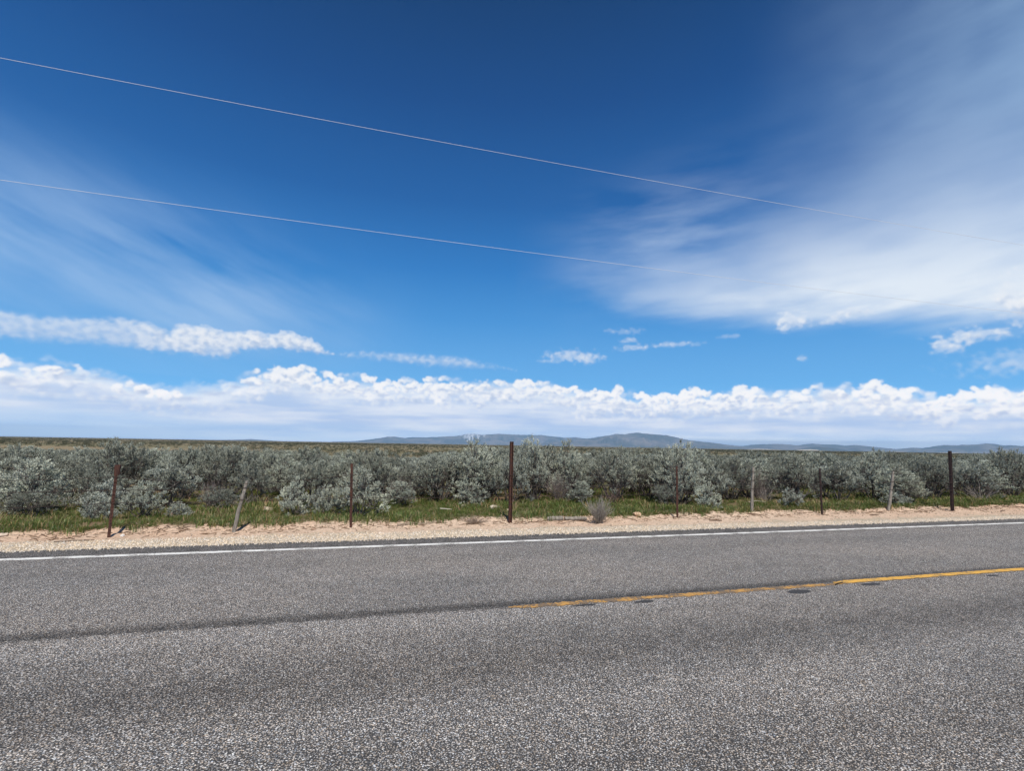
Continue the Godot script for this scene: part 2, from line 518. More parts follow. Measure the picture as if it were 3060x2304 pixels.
# ------------------------------------------------------------------ the road
func chip_textures() -> Array:
	# stones pressed into dark binder, 4 m a side: every stone its own tone, the relief beside it
	var n := 2048
	var metres := 4.0
	var col := PackedByteArray()
	var hei := PackedByteArray()
	col.resize(n * n * 3)
	hei.resize(n * n)
	var r := RandomNumberGenerator.new()
	r.seed = 77
	var binder := [68, 67, 67]
	for k in n * n:
		var j := (k * 7919 + (k >> 11) * 104729) & 15
		col[k * 3] = binder[0] + j
		col[k * 3 + 1] = binder[1] + j
		col[k * 3 + 2] = binder[2] + j
	var m := 390
	var cell := metres / m
	var px := n / metres
	for cy in m:
		for cx in m:
			if r.randf() < 0.10:
				continue
			var ox := (cx + r.randf()) * cell * px
			var oy := (cy + r.randf()) * cell * px
			var ra := px * cell * r.randf_range(0.30, 0.62)
			var rb := ra * r.randf_range(0.62, 1.0)
			var ang := r.randf() * PI
			var ca := cos(ang)
			var sa := sin(ang)
			var q := r.randf()
			var tone := 117.0 + 120.0 * q
			if q > 0.96:
				tone += 24.0
			var warm := r.randfn(7.0, 7.0)
			var tr := clampi(int(tone + warm), 0, 255)
			var tg := clampi(int(tone + 0.2 * warm), 0, 255)
			var tb := clampi(int(tone - warm * 0.7), 0, 255)
			var top := 150.0 + 90.0 * r.randf()
			for yy in range(int(oy - ra), int(oy + ra) + 2):
				for xx in range(int(ox - ra), int(ox + ra) + 2):
					var dx := xx - ox
					var dy := yy - oy
					var e := pow((dx * ca + dy * sa) / ra, 2.0) + pow((dy * ca - dx * sa) / rb, 2.0)
					if e < 1.0:
						var at := posmod(yy, n) * n + posmod(xx, n)
						var hh := int(top * sqrt(1.0 - e * 0.85))
						if hh > hei[at]:
							hei[at] = hh
							col[at * 3] = tr
							col[at * 3 + 1] = tg
							col[at * 3 + 2] = tb
	return [ImageTexture.create_from_image(Image.create_from_data(n, n, false, Image.FORMAT_RGB8, col)), ImageTexture.create_from_image(Image.create_from_data(n, n, false, Image.FORMAT_L8, hei))]


const ROAD_X0 := -16.0
const ROAD_X1 := 32.0
const ROAD_F0 := -1.9
const ROAD_F1 := 9.62
var seam_z := 5.47


func wear_texture() -> ImageTexture:
	# tar bleeding through, wheel tracks and stones lost from the surface, laid over the chips
	var w := 2048
	var h := 1024
	var big := noise(3, 0.35, 4)
	var small := noise(4, 2.4, 4)
	var tiny := noise(6, 9.0, 2)
	var im := Image.create_empty(w, h, false, Image.FORMAT_RGBF)
	for y in h:
		var far := lerpf(ROAD_F0, ROAD_F1, (y + 0.5) / h)
		for x in w:
			var wx := lerpf(ROAD_X0, ROAD_X1, (x + 0.5) / w)
			var a := big.get_noise_2d(wx * 0.55, far * 1.3)
			var b := small.get_noise_2d(wx, far)
			var t3 := tiny.get_noise_2d(wx, far)
			var m := 0.865 + 0.13 * a + 0.12 * b + 0.13 * t3
			var warm := 0.004 + 0.03 * a
			if far > 9.06 + 0.02 * b:
				m = 0.50 + 0.14 * b + 0.05 * a
				warm = -0.01
			elif far > seam_z:
				m += 0.06
				m -= 0.13 * smoothstep(8.45, 8.85, far + 0.1 * a)
				m -= 0.09 * exp(-pow((far - 7.9 + 0.12 * a) / 0.32, 2.0)) + 0.08 * exp(-pow((far - 6.35 + 0.15 * a) / 0.32, 2.0))
				var s := far - seam_z - 0.05 * a - 0.03 * b - 0.025 * t3
				m -= 0.16 * smoothstep(0.9, 0.0, s) * (0.8 + 0.6 * b)
				m -= (0.42 + 0.2 * b) * smoothstep(0.26, 0.04, s + 0.08 * b)
			else:
				var s := seam_z - far + 0.05 * a + 0.03 * b + 0.025 * t3
				if s < 0.05 + 0.04 * b:
					m -= 0.34
				m += 0.34 * smoothstep(0.02, 0.14, s) * smoothstep(0.62, 0.25, s + 0.2 * a) * smoothstep(7.0, 0.5, wx + 3.0 * a)
				m -= 0.24 * exp(-pow((far - 4.15 + 0.22 * a) / 0.42, 2.0)) * (1.0 + 0.5 * a)
				m += 0.09 * exp(-pow((far - 3.35 + 0.2 * a) / 0.32, 2.0))
				m -= 0.13 * exp(-pow((far - 2.55 + 0.2 * a) / 0.36, 2.0)) * (1.0 + 0.5 * a)
				m -= 0.03
			m = clampf(m, 0.16, 1.0)
			im.set_pixel(x, y, Color(m * (1.0 + warm), m, m * (1.0 - warm)))
	return ImageTexture.create_from_image(im)


func road_vertex(mb: Mb, p: Vector3) -> void:
	mb.v.append(p)
	mb.n.append(Vector3.UP)
	mb.uv.append(Vector2(p.x, -p.z) / 4.0)
	mb.uv2.append(Vector2((p.x - ROAD_X0) / (ROAD_X1 - ROAD_X0), (-p.z - ROAD_F0) / (ROAD_F1 - ROAD_F0)))


func strip(mb: Mb, near: PackedVector2Array, far: PackedVector2Array, y: float) -> void:
	# between two lines of (x, distance) with the same number of points
	for k in near.size() - 1:
		var q := mb.v.size()
		for p in [near[k], far[k], far[k + 1], near[k + 1]]:
			road_vertex(mb, Vector3(p.x, y, -p.y))
		for j in [0, 1, 2, 0, 2, 3]:
			mb.i.append(q + j)


func paint_mat(paint: Array, worn: Array, wear: float, seed_: int, chips: Array) -> StandardMaterial3D:
	# road paint: flaked off where the stones stand proud, stained in places
	var n := 512
	var f := noise(seed_, 0.012, 4)
	var g := noise(seed_ + 1, 0.11, 3)
	var im := Image.create_empty(n, n, false, Image.FORMAT_RGB8)
	for y in n:
		for x in n:
			var q := 0.5 + 0.62 * f.get_noise_2d(x, y) + 0.55 * g.get_noise_2d(x, y)
			var t := smoothstep(wear + 0.12, wear - 0.12, q)
			var v := 1.0 + 0.10 * g.get_noise_2d(x + 900, y)
			im.set_pixel(x, y, Color(lerpf(paint[0], worn[0], t) * v / 255.0, lerpf(paint[1], worn[1], t) * v / 255.0, lerpf(paint[2], worn[2], t) * v / 255.0))
	var m := StandardMaterial3D.new()
	m.albedo_texture = ImageTexture.create_from_image(im)
	m.uv1_scale = Vector3(4.0 / 2.3, 4.0 / 2.3, 1)
	m.roughness = 0.8
	m.heightmap_enabled = true
	m.heightmap_texture = chips[1]
	m.heightmap_scale = 0.25
	return m


func build_road() -> void:
	var chips := chip_textures()
	var m := StandardMaterial3D.new()
	m.albedo_texture = chips[0]
	m.roughness = 0.88
	m.metallic_specular = 0.32
	m.heightmap_enabled = true
	m.heightmap_texture = chips[1]
	m.heightmap_scale = 0.45
	m.detail_enabled = true
	m.detail_albedo = wear_texture()
	m.detail_blend_mode = BaseMaterial3D.BLEND_MODE_MUL
	m.detail_uv_layer = BaseMaterial3D.DETAIL_UV_2
	var r := RandomNumberGenerator.new()
	r.seed = 5
	var edge := PackedVector2Array()
	var near := PackedVector2Array()
	var x := -400.0
	while x < 400.0:
		var near_x := absf(x - 10.0) < 30.0
		edge.append(Vector2(x, 9.58 + 0.05 * n_edge.get_noise_2d(x * 2.0, 9.0) + (r.randfn(0, 0.012) if near_x else 0.0)))
		near.append(Vector2(x, ROAD_F0))
		x += 0.07 if near_x else 4.0
	var mb := Mb.new()
	strip(mb, near, edge, 0.0)
	# the broken edge of the mat
	for k in edge.size() - 1:
		var q := mb.v.size()
		for p in [Vector3(edge[k].x, 0, -edge[k].y), Vector3(edge[k].x, -0.10, -edge[k].y), Vector3(edge[k + 1].x, -0.10, -edge[k + 1].y), Vector3(edge[k + 1].x, 0, -edge[k + 1].y)]:
			road_vertex(mb, p)
			mb.n[mb.n.size() - 1] = Vector3(0, 0, -1)
		for j in [0, 1, 2, 0, 2, 3]:
			mb.i.append(q + j)
	var road := put("road", mb.commit(m))
	tag(road, "grey chip-sealed two-lane road with white and yellow lines", "", "", "structure")
	# lines of paint
	var white := paint_mat([228, 228, 224], [146, 143, 139], 0.27, 40, chips)
	for line in [[8.95, 0.068], [1.84, 0.068]]:
		var a := PackedVector2Array()
		var b := PackedVector2Array()
		x = -300.0
		while x < 300.0:
			var close := absf(x - 8.0) < 22.0
			a.append(Vector2(x, line[0] - line[1] + (r.randfn(0, 0.004) if close else 0.0)))
			b.append(Vector2(x, line[0] + line[1] + (r.randfn(0, 0.004) if close else 0.0)))
			x += 0.045 if close else 5.0
		var l := Mb.new()
		strip(l, a, b, 0.004)
		put("edge_line", l.commit(white), road)
	var fresh := paint_mat([220, 170, 76], [150, 124, 84], 0.36, 44, chips)
	var old := paint_mat([192, 146, 78], [118, 102, 84], 0.52, 47, chips)
	for line in [[1.52, 6.25, 5.385, 0.055, old], [5.95, 60.0, 5.43, 0.062, fresh]]:
		var a := PackedVector2Array()
		var b := PackedVector2Array()
		x = line[0]
		var ragged: float = 0.011 if line[4] == old else 0.004
		while x < line[1]:
			var fade: float = smoothstep(line[0] - 0.02, line[0] + 0.25, x) * (smoothstep(line[1], line[1] - 0.8, x) if line[4] == old else 1.0)
			var wd: float = line[3] * lerpf(0.25, 1.0, fade)
			a.append(Vector2(x, line[2] - wd + r.randfn(0, ragged)))
			b.append(Vector2(x, line[2] + wd + r.randfn(0, ragged)))
			x += 0.04 if x < 20.0 else 4.0
		var l := Mb.new()
		strip(l, a, b, 0.0035 if line[4] == old else 0.006)
		put("centre_line", l.commit(line[4]), road)
	# patches of tar beside the yellow line
	var tar := StandardMaterial3D.new()
	tar.albedo_color = Color(0.045, 0.043, 0.043).linear_to_srgb()
	tar.roughness = 0.75
	tar.heightmap_enabled = true
	tar.heightmap_texture = chips[1]
	tar.heightmap_scale = 0.3
	for p in [[5.15, 5.20, 0.17, 0.075], [6.38, 5.27, 0.15, 0.055], [8.6, 5.25, 0.12, 0.04], [3.05, 5.26, 0.12, 0.045], [2.35, 5.29, 0.14, 0.03]]:
		var a := PackedVector2Array()
		var b := PackedVector2Array()
		for k in 15:
			var t := (k / 14.0) * 2.0 - 1.0
			var wd: float = p[3] * sqrt(maxf(0.0, 1.0 - t * t)) * r.randf_range(0.7, 1.15)
			a.append(Vector2(p[0] + t * p[2], p[1] - wd))
			b.append(Vector2(p[0] + t * p[2] + 0.02, p[1] + wd))
		var l := Mb.new()
		strip(l, a, b, 0.0025)
		put("tar_patch", l.commit(tar), road)
	tag(put("black_twig", stick_mesh([Vector3(-0.10, 0.012, 0.035), Vector3(-0.03, 0.014, 0.0), Vector3(0.09, 0.011, -0.03)], 0.008, 0.005, Color(0.03, 0.025, 0.02))), "short black twig lying on the yellow centre line", "twig").position = Vector3(5.97, 0.0, -5.36)


func stick_mesh(pts: Array, r0: float, r1: float, col: Color) -> ArrayMesh:
	var mb := Mb.new()
	var rad := PackedFloat32Array()
	for k in pts.size():
		rad.append(lerpf(r0, r1, k / float(pts.size() - 1)))
	mb.tube(PackedVector3Array(pts), rad, 6, col)
	return mb.commit(bark)


# ------------------------------------------------------------------ stones
func rock_mesh(r: RandomNumberGenerator, rings: int, sides: int, flat: float, mat: Material, col: Color, rough := 0.22) -> ArrayMesh:
	var mb := Mb.new()
	var f := noise(r.randi() % 1000, 1.1, 2)
	var p := []
	for a in rings + 1:
		var row := []
		for b in sides:
			var th := PI * a / rings
			var d := Vector3(sin(th) * cos(TAU * b / sides + a * 0.3), cos(th), sin(th) * sin(TAU * b / sides + a * 0.3))
			var s := 1.0 + rough * 1.6 * f.get_noise_3dv(d)
			row.append(Vector3(d.x * s, d.y * s * flat, d.z * s * 0.8))
		p.append(row)
	for a in rings:
		for b in sides:
			var c := (b + 1) % sides
			if a > 0:
				mb.tri(p[a][b], p[a][c], p[a + 1][b], col)
			if a < rings - 1:
				mb.tri(p[a][c], p[a + 1][c], p[a + 1][b], col)
	return mb.commit(mat)


func scatter(called: String, mesh: Mesh, where: Array, label: String, category := "") -> void:
	# where: [Transform3D, Color] pairs; nobody could count these
	var mm := MultiMesh.new()
	mm.transform_format = MultiMesh.TRANSFORM_3D
	mm.use_colors = true
	mm.mesh = mesh
	mm.instance_count = where.size()
	for k in where.size():
		mm.set_instance_transform(k, where[k][0])
		mm.set_instance_color(k, where[k][1])
	var o := MultiMeshInstance3D.new()
	o.multimesh = mm
	o.name = numbered(called)
	add_child(o, true)
	tag(o, label, category, "", "stuff")


func build_gravel() -> void:
	var r := RandomNumberGenerator.new()
	r.seed = 12
	var mat := plain_mat(0.9)
	var w := []
	for k in 46000:
		var x := r.randf_range(-9.5, 32.0)
		var t := r.randf()
		var far := 9.44 + t * (lerpf(0.98, 0.62, smoothstep(-2.0, 16.0, x)) + 0.10 * n_edge.get_noise_2d(x, 30.0))
		if far < 9.60 and r.randf() < 0.60:
			continue
		if t > 0.8 and r.randf() < (t - 0.8) * 3.4:
			continue
		var s := r.randf_range(0.008, 0.0165) * (1.35 if r.randf() < 0.08 else 1.0)
		var b := Basis.from_euler(Vector3(r.randf() * TAU, r.randf() * TAU, r.randf() * TAU)).scaled(Vector3.ONE * s)
		var y := (0.002 if far < 9.58 else ground_y(x, far)) + s * 0.35
		var tone := r.randf_range(0.50, 1.0)
		var warm := r.randf()
		w.append([Transform3D(b, Vector3(x, y, -far)), Color(tone * lerpf(0.80, 0.86, warm), tone * lerpf(0.74, 0.70, warm), tone * lerpf(0.66, 0.50, warm))])
	# strays thrown on to the sand
	for k in 2600:
		var x := r.randf_range(-9.0, 30.0)
		var far := r.randf_range(10.2, 11.6)
		var s := r.randf_range(0.006, 0.02) * (1.7 if r.randf() < 0.06 else 1.0)
		var tone := r.randf_range(0.30, 0.8)
		w.append([Transform3D(Basis.from_euler(Vector3(r.randf() * TAU, r.randf() * TAU, r.randf() * TAU)).scaled(Vector3.ONE * s), Vector3(x, ground_y(x, far) + s * 0.2, -far)), Color(tone * 0.84, tone * 0.66, tone * 0.5)])
	scatter("gravel", rock_mesh(r, 3, 5, 0.72, mat, Color(1, 1, 1), 0.3), w, "pale beige gravel spread along the edge of the asphalt", "gravel")


# ------------------------------------------------------------------ plants
var bark: StandardMaterial3D
var leaf_mat: StandardMaterial3D
var grass_mat: StandardMaterial3D


func grow_bush(seed_: int, height: float, radius: float, low: float, clumps: int, tone: float, blue: float) -> Array:
	# a sagebrush: crooked limbs from one base, each carrying a head of leafy sprays with gaps between the heads
	var r := RandomNumberGenerator.new()
	r.seed = seed_
	var wood := Mb.new()
	var leaf := Mb.new()
	var wood_c := Color(0.085, 0.070, 0.058)
	var heads := maxi(5, clumps / 15)
	for k in heads:
		var az := 2.399963 * k + r.randf_range(-0.5, 0.5)
		var lean := sqrt((k + 0.5) / heads) * r.randf_range(0.85, 1.1)
		var out := Vector3(cos(az), 0, sin(az))
		var tip := out * radius * lean * 0.74 + Vector3.UP * height * lerpf(0.84, low + 0.14, pow(clampf(lean, 0, 1), 1.35)) * r.randf_range(0.78, 1.12)
		var mid := out * radius * lean * 0.5 + Vector3.UP * height * 0.20 + Vector3(r.randfn(0, 0.06), r.randfn(0, 0.05), r.randfn(0, 0.06))
		var base := out * 0.05 + Vector3.DOWN * 0.08
		var pts := PackedVector3Array()
		var rad := PackedFloat32Array()
		for j in 8:
			var t := j / 7.0
			pts.append(base.lerp(mid, t).lerp(mid.lerp(tip, t), t) + Vector3(r.randfn(0, 0.016), r.randfn(0, 0.012), r.randfn(0, 0.016)) * (1.0 if j > 0 else 0.0))
			rad.append(lerpf(0.026, 0.006, pow(t, 0.6)) * height * 0.75)
		wood.tube(pts, rad, 5, wood_c.lightened(r.randf() * 0.08), false)
		var size := r.randf_range(0.19, 0.31) * lerpf(0.55, 1.0, clampf(height, 0.0, 1.2)) * (0.7 + 0.3 * radius / 0.7)
		var head_tone := tone * r.randf_range(0.80, 1.16)
		var yellow := r.randf_range(-0.012, 0.026)
		for q in clumps / heads:
			var d := Vector3(r.randfn(0, 1), r.randfn(0.45, 0.8), r.randfn(0, 1)).normalized()
			var p := tip + Vector3(d.x, d.y * 1.15, d.z) * size * pow(r.randf_range(0.30, 1.0), 0.5)
			var best: Vector3 = pts[7 - r.randi() % 3]
			if best.y > p.y + 0.02:
				best = pts[5]
			var bend := best.lerp(p, 0.55) + Vector3(r.randfn(0, 0.02), -0.02, r.randfn(0, 0.02))
			wood.tube(PackedVector3Array([best, bend, p]), PackedFloat32Array([0.0065, 0.0045, 0.003]), 3, wood_c.lightened(r.randf() * 0.10), false)
			var main := (d * 0.55 + out * 0.25 * lean + Vector3.UP * 0.95 + Vector3(r.randfn(0, 0.2), r.randfn(0, 0.12), r.randfn(0, 0.2))).normalized()
			var bright := head_tone * r.randf_range(0.72, 1.30)
			var reach := r.randf_range(0.060, 0.115) * (0.7 + 0.3 * height)
			for w in r.randi_range(5, 7):
				var dir := (main + Vector3(r.randfn(0, 0.34), r.randfn(0, 0.20), r.randfn(0, 0.34))).normalized()
				var start := p + Vector3(r.randfn(0, 0.014), r.randfn(0, 0.014), r.randfn(0, 0.014))
				var ln := reach * r.randf_range(0.7, 1.25)
				if w < 3:
					wood.tube(PackedVector3Array([start, start + dir * ln * 0.9]), PackedFloat32Array([0.0026, 0.0015]), 3, Color(0.22, 0.20, 0.165), false)
				for j in 11:
					var a := start + dir * ln * (0.10 + 0.90 * j / 10.0)
					var ld := (dir * 0.85 + Vector3(r.randfn(0, 0.42), r.randfn(0.1, 0.30), r.randfn(0, 0.42))).normalized()
					var ll := r.randf_range(0.024, 0.038)
					var side := ld.cross(Vector3(r.randfn(0, 1), r.randfn(0, 1), r.randfn(0, 1))).normalized() * r.randf_range(0.0052, 0.0082)
					var b := bright * r.randf_range(0.86, 1.14)
					var cc := Color((0.412 + yellow) * b, (0.440 + yellow * 0.8) * b, (0.366 + blue) * b)
					leaf.quad(a, a + ld * ll * 0.6 + side, a + ld * ll, a + ld * ll * 0.6 - side, cc)
	# true size: what nearly all of the leaves reach
	var ys := PackedFloat32Array()
	var rs := PackedFloat32Array()
	for k in range(0, leaf.v.size(), 7):
		ys.append(leaf.v[k].y)
		rs.append(Vector2(leaf.v[k].x, leaf.v[k].z).length())
	ys.sort()
	rs.sort()
	return [wood, leaf, ys[int(ys.size() * 0.985)], rs[int(rs.size() * 0.94)]]


func grow_dead(seed_: int, height: float, radius: float, stems: int, col: Color) -> Mb:
	# a shrub that is only twigs
	var r := RandomNumberGenerator.new()
	r.seed = seed_
	var wood := Mb.new()
	for k in stems:
		var az := r.randf() * TAU
		var out := Vector3(cos(az), 0, sin(az)) * radius * pow(r.randf(), 0.7)
		var tip := out + Vector3.UP * height * r.randf_range(0.55, 1.0) * (1.0 - 0.3 * out.length() / radius)
		var mid := out * 0.35 + Vector3.UP * height * 0.35 + Vector3(r.randfn(0, 0.02), 0, r.randfn(0, 0.02))
		var base := Vector3(out.x * 0.12, -0.05, out.z * 0.12)
		var pts := PackedVector3Array()
		var rad := PackedFloat32Array()
		for j in 5:
			var t := j / 4.0
			pts.append(base.lerp(mid, t).lerp(mid.lerp(tip, t), t) + Vector3(r.randfn(0, 0.008), 0, r.randfn(0, 0.008)))
			rad.append(lerpf(0.0065, 0.0018, t))
		wood.tube(pts, rad, 3, col.lightened(r.randf() * 0.14), false)
		for q in 5:
			var j := r.randi_range(1, 3)
			var a := pts[j].lerp(pts[j + 1], r.randf())
			var d := ((pts[j + 1] - pts[j]).normalized() + Vector3(r.randfn(0, 0.5), 0.35, r.randfn(0, 0.5))).normalized()
			var ln := r.randf_range(0.08, 0.22) * height / 0.6
			wood.tube(PackedVector3Array([a, a + d * ln * 0.5 + Vector3(r.randfn(0, 0.01), 0, r.randfn(0, 0.01)), a + (d + Vector3.UP * 0.25).normalized() * ln]), PackedFloat32Array([0.003, 0.0022, 0.0013]), 3, col.lightened(r.randf() * 0.2), false)
	return wood


func blade_tuft(seed_: int, blades: int, height: float, spread: float, straw: float) -> Mb:
	var r := RandomNumberGenerator.new()
	r.seed = seed_
	var mb := Mb.new()
	for k in blades:
		var az := r.randf() * TAU
		var out := Vector3(cos(az), 0, sin(az))
		var a := out * spread * r.randf()
		var h := height * r.randf_range(0.45, 1.1)
		var lean := r.randf_range(0.1, 0.75)
		var b := a + out * h * lean * 0.35 + Vector3.UP * h * 0.6
		var c := a + out * h * lean + Vector3.UP * h * r.randf_range(0.75, 1.0)
		var side := Vector3(-out.z, 0, out.x) * r.randf_range(0.0025, 0.0045)
		var col := Color(0.128, 0.162, 0.05) if r.randf() > straw else Color(0.40, 0.33, 0.19)
		col = Color(col.r * r.randf_range(0.7, 1.35), col.g * r.randf_range(0.8, 1.25), col.b)
		a.y -= 0.03
		mb.quad(a - side, b - side * 0.8, b + side * 0.8, a + side, col)
		mb.tri(b - side * 0.8, c, b + side * 0.8, col)
	return mb


# height of the thicket's outline as (x / distance, how far its tops stay below eye level per metre of distance)
var skyline := PackedVector2Array([Vector2(-0.60, 0.0225), Vector2(-0.42, 0.0190), Vector2(-0.30, 0.0190), Vector2(-0.15, 0.0200), Vector2(0.0, 0.0255), Vector2(0.08, 0.0280), Vector2(0.14, 0.0190), Vector2(0.22, 0.0080), Vector2(0.40, 0.0070), Vector2(0.55, 0.0100), Vector2(0.72, 0.0060), Vector2(0.80, 0.0160), Vector2(1.0, 0.0130), Vector2(1.2, 0.0080), Vector2(1.5, 0.0110), Vector2(1.8, 0.0060), Vector2(2.2, 0.0080)])


func build_bushes() -> void:
	# kinds: [height, radius] as grown; the first four are old and wide, then middling ones, then young ones leafed to the ground
	var kinds := []
	for a in [[101, 1.45, 0.80, 0.24, 270, 0.84, 0.0], [102, 1.45, 0.72, 0.05, 285, 1.08, 0.004], [103, 1.35, 0.85, 0.30, 270, 0.66, 0.0], [104, 1.55, 0.66, 0.04, 285, 1.05, -0.006], [105, 1.0, 0.60, 0.10, 180, 0.86, 0.01], [106, 0.95, 0.66, 0.20, 170, 0.64, 0.004], [107, 1.05, 0.52, 0.02, 180, 1.08, 0.0], [108, 0.70, 0.38, -0.02, 110, 1.16, 0.006], [109, 0.55, 0.40, -0.02, 90, 1.02, 0.018]]:
		var parts := grow_bush(a[0], a[1], a[2], a[3], a[4], a[5], a[6])
		var both := Mb.new()
		both.join(parts[0])
		both.join(parts[1])
		kinds.append({"h": parts[2], "r": parts[3], "wood": parts[0].commit(bark), "leaf": parts[1].commit(leaf_mat), "both": both.commit(leaf_mat)})
	var spots := []   # what already stands: Vector3(x, distance, radius)
	# the ones that stand out along the front
	var front := [
		["young blue-green sagebrush with a bare patch of grass beside the rusty capped post", -5.2, 12.26, 0.48, 0.60, 8],
		["leafy sagebrush with dark stems just past the rusty capped post", -4.48, 12.47, 0.70, 0.84, 6],
		["low tuft of sagebrush half hidden in grass before the leaning grey stake", -3.85, 12.6, 0.32, 0.52, 8],
		["round sagebrush standing behind the leaning grey stake", -2.9, 15.0, 0.90, 1.15, 5],
		["low wide sagebrush at the grassy end of the verge", -7.93, 14.4, 0.55, 1.0, 8],
		["dark-limbed sagebrush behind the low wide one at the verge end", -7.3, 16.2, 0.92, 1.4, 5],
		["bright pale young sagebrush standing alone in grass, past the leaning grey stake", -1.59, 12.55, 0.78, 0.74, 7],
		["slim young sagebrush close beside the bright pale one", -1.05, 12.75, 0.60, 0.56, 8],
		["broad pale sagebrush right behind a rusty steel post", -0.15, 12.0, 1.02, 1.20, 6],
		["small sagebrush spilling over grass at the foot of the broad pale one", -0.75, 12.3, 0.62, 0.7, 7],
		["wide old sagebrush with a dark bare trunk, behind the dead grey twigs", 2.1, 15.0, 1.26, 1.95, 2],
		["tall pale sagebrush just before the tall rusty channel post", 3.1, 14.5, 1.70, 1.55, 3],
		["low sagebrush clump at the foot of the tall pale one", 2.75, 13.75, 0.62, 0.9, 6],
		["sagebrush filling the gap behind the tall rusty channel post", 4.0, 14.3, 1.25, 1.2, 4],
		["tallest sagebrush in the thicket, just past the tall rusty channel post", 4.85, 14.7, 1.80, 1.25, 1],
		["tall upright sagebrush behind the split log", 6.15, 14.9, 1.74, 1.3, 3],
		["broad sagebrush with dark hollows behind the dry grey shrub", 7.3, 14.2, 1.55, 1.75, 0],
		["low dark sagebrush in grass behind the dry grey shrub", 6.05, 13.9, 0.62, 0.85, 6],
		["tall bushy sagebrush behind a thin rusty post", 8.95, 13.3, 1.76, 1.5, 1],
		["knee-high sagebrush spreading forward to the sand past a thin rusty post", 9.0, 12.05, 0.66, 0.82, 7],
		["low sagebrush crouching behind a thin rusty post", 8.15, 12.8, 0.60, 0.78, 5],
		["rounded sagebrush between the thin rusty post and upright grey wooden post", 10.2, 13.4, 1.05, 1.3, 4],
		["old sagebrush just behind the upright grey wooden post", 11.5, 14.2, 1.38, 1.5, 2],
		["large dark sagebrush looming over the young one at the sand edge", 13.4, 13.5, 1.46, 1.6, 0],
		["small spiky young sagebrush at the sand edge beside a thin dark post", 11.75, 11.95, 0.48, 0.62, 8],
		["dense sagebrush just past the thin dark post", 15.0, 13.3, 1.22, 1.5, 4],
		["tall sagebrush rising behind the leaning wooden post", 16.7, 13.5, 1.62, 1.4, 1],
		["full rounded sagebrush between the leaning wooden post and tall dark post", 16.4, 12.25, 1.16, 1.4, 3],
		["low skirt of sagebrush at the foot of the full rounded one", 15.75, 11.95, 0.36, 0.85, 8],
		["sagebrush massed behind the tall dark channel post", 19.2, 13.3, 1.36, 1.5, 2],
		["sprawling sagebrush with pale bent branches past the tall dark channel post", 21.4, 13.5, 1.18, 1.5, 4],
		["great dark sagebrush at the far end of the thicket", 24.4, 14.0, 1.80, 1.6, 0],
		["grey sagebrush behind the rusty capped post, its crown spread wide", -6.1, 14.4, 0.86, 1.3, 5],
		["rounded sagebrush between the rusty capped post and the leaning grey stake", -4.7, 14.6, 1.0, 1.4, 4],
		["shaggy sagebrush behind the bright pale young one", -1.4, 14.6, 1.10, 1.5, 2],
		["low grey sagebrush in grass between the verge-end bush and the capped post", -6.75, 13.2, 0.55, 0.95, 5],
		["knee-high sagebrush in grass behind the young blue-green one", -5.55, 13.35, 0.66, 1.0, 8],
		["low dull sagebrush in grass between the leaning grey stake and the bright pale one", -3.35, 13.6, 0.55, 0.8, 5],
		["small sagebrush in grass between the broad pale one and dead brush heap", 0.85, 13.9, 0.60, 0.9, 6],
		["tall thin-topped sagebrush standing out above the thicket behind the rusty capped post", -10.2, 25.0, 1.62, 1.4, 3]]
	var r := RandomNumberGenerator.new()
	r.seed = 900
	var made := 0
	for b in front:
		var kd: Dictionary = kinds[b[5]]
		var o := stand_bush(kd, b[1], b[2], b[3] / kd.h, b[4] * 0.5 / kd.r, r.randf() * TAU)
		tag(o, b[0], "sagebrush", "sagebrush along the fence")
		spots.append(Vector3(b[1], b[2], b[4] * 0.42))
		made += 1
	# the thicket behind them, thinning with distance
	var rest := []
	for k in kinds.size():
		rest.append([])
	var posts := [[-4.31, "rusty capped post"], [-2.36, "leaning grey stake"], [-0.26, "broad pale sagebrush"], [3.11, "tall rusty post"], [7.39, "thin rusty post"], [9.87, "upright grey post"], [11.81, "thin dark post"], [14.52, "leaning wooden post"], [16.61, "tall dark post"]]
	var tones := ["grey", "silvery", "dull", "pale", "grey", "dull", "silvery", "pale", "blue-green"]
	var tries := 0
	var far := 13.2
	while far < 78.0:
		var left := -0.60 * far - 2.0
		var right := 1.95 * far + 3.0
		var many := int((right - left) * lerpf(1.5, 0.5, smoothstep(16.0, 60.0, far)))
		for q in many:
			tries += 1
			var x := r.randf_range(left, right)
			var fz := far + r.randf_range(-0.5, 0.5)
			if fz < 13.9 + 0.5 * n_edge.get_noise_2d(x, 77.0):
				continue
			if fz > 24.0 and n_ground.get_noise_2d(x * 0.6, fz * 0.6 + 300.0) > lerpf(0.5, -0.12, smoothstep(24.0, 70.0, fz)):
				continue
			var low := table(skyline, x / fz)
			var most := clampf(EYE.y - low * fz, 0.42, 1.55)
			var h := most * clampf(r.randfn(0.85, 0.16), 0.45, 1.08)
			if fz > 30.0:
				h = minf(h, r.randf_range(0.55, lerpf(1.25, 0.8, smoothstep(30.0, 55.0, fz))))
			var rad := clampf(h * r.randf_range(0.50, 0.86), 0.32, 1.05)
			var clear := true
			for s in spots:
				if absf(s.x - x) < 2.2 and Vector2(s.x - x, s.y - fz).length() < (s.z + rad) * (0.80 if fz < 22.0 else 0.66):
					clear = false
					break
			if not clear:
				continue
			spots.append(Vector3(x, fz, rad))
			var kind := r.randi_range(0, 3) if h > 1.12 else (r.randi_range(4, 6) if h > 0.72 else r.randi_range(4, 8))
			if x > 0.75 * fz and r.randf() < 0.55:
				kind = [2, 0, 2, 0, 5, 4, 5, 5, 4][kind]   # darker growth towards the far end
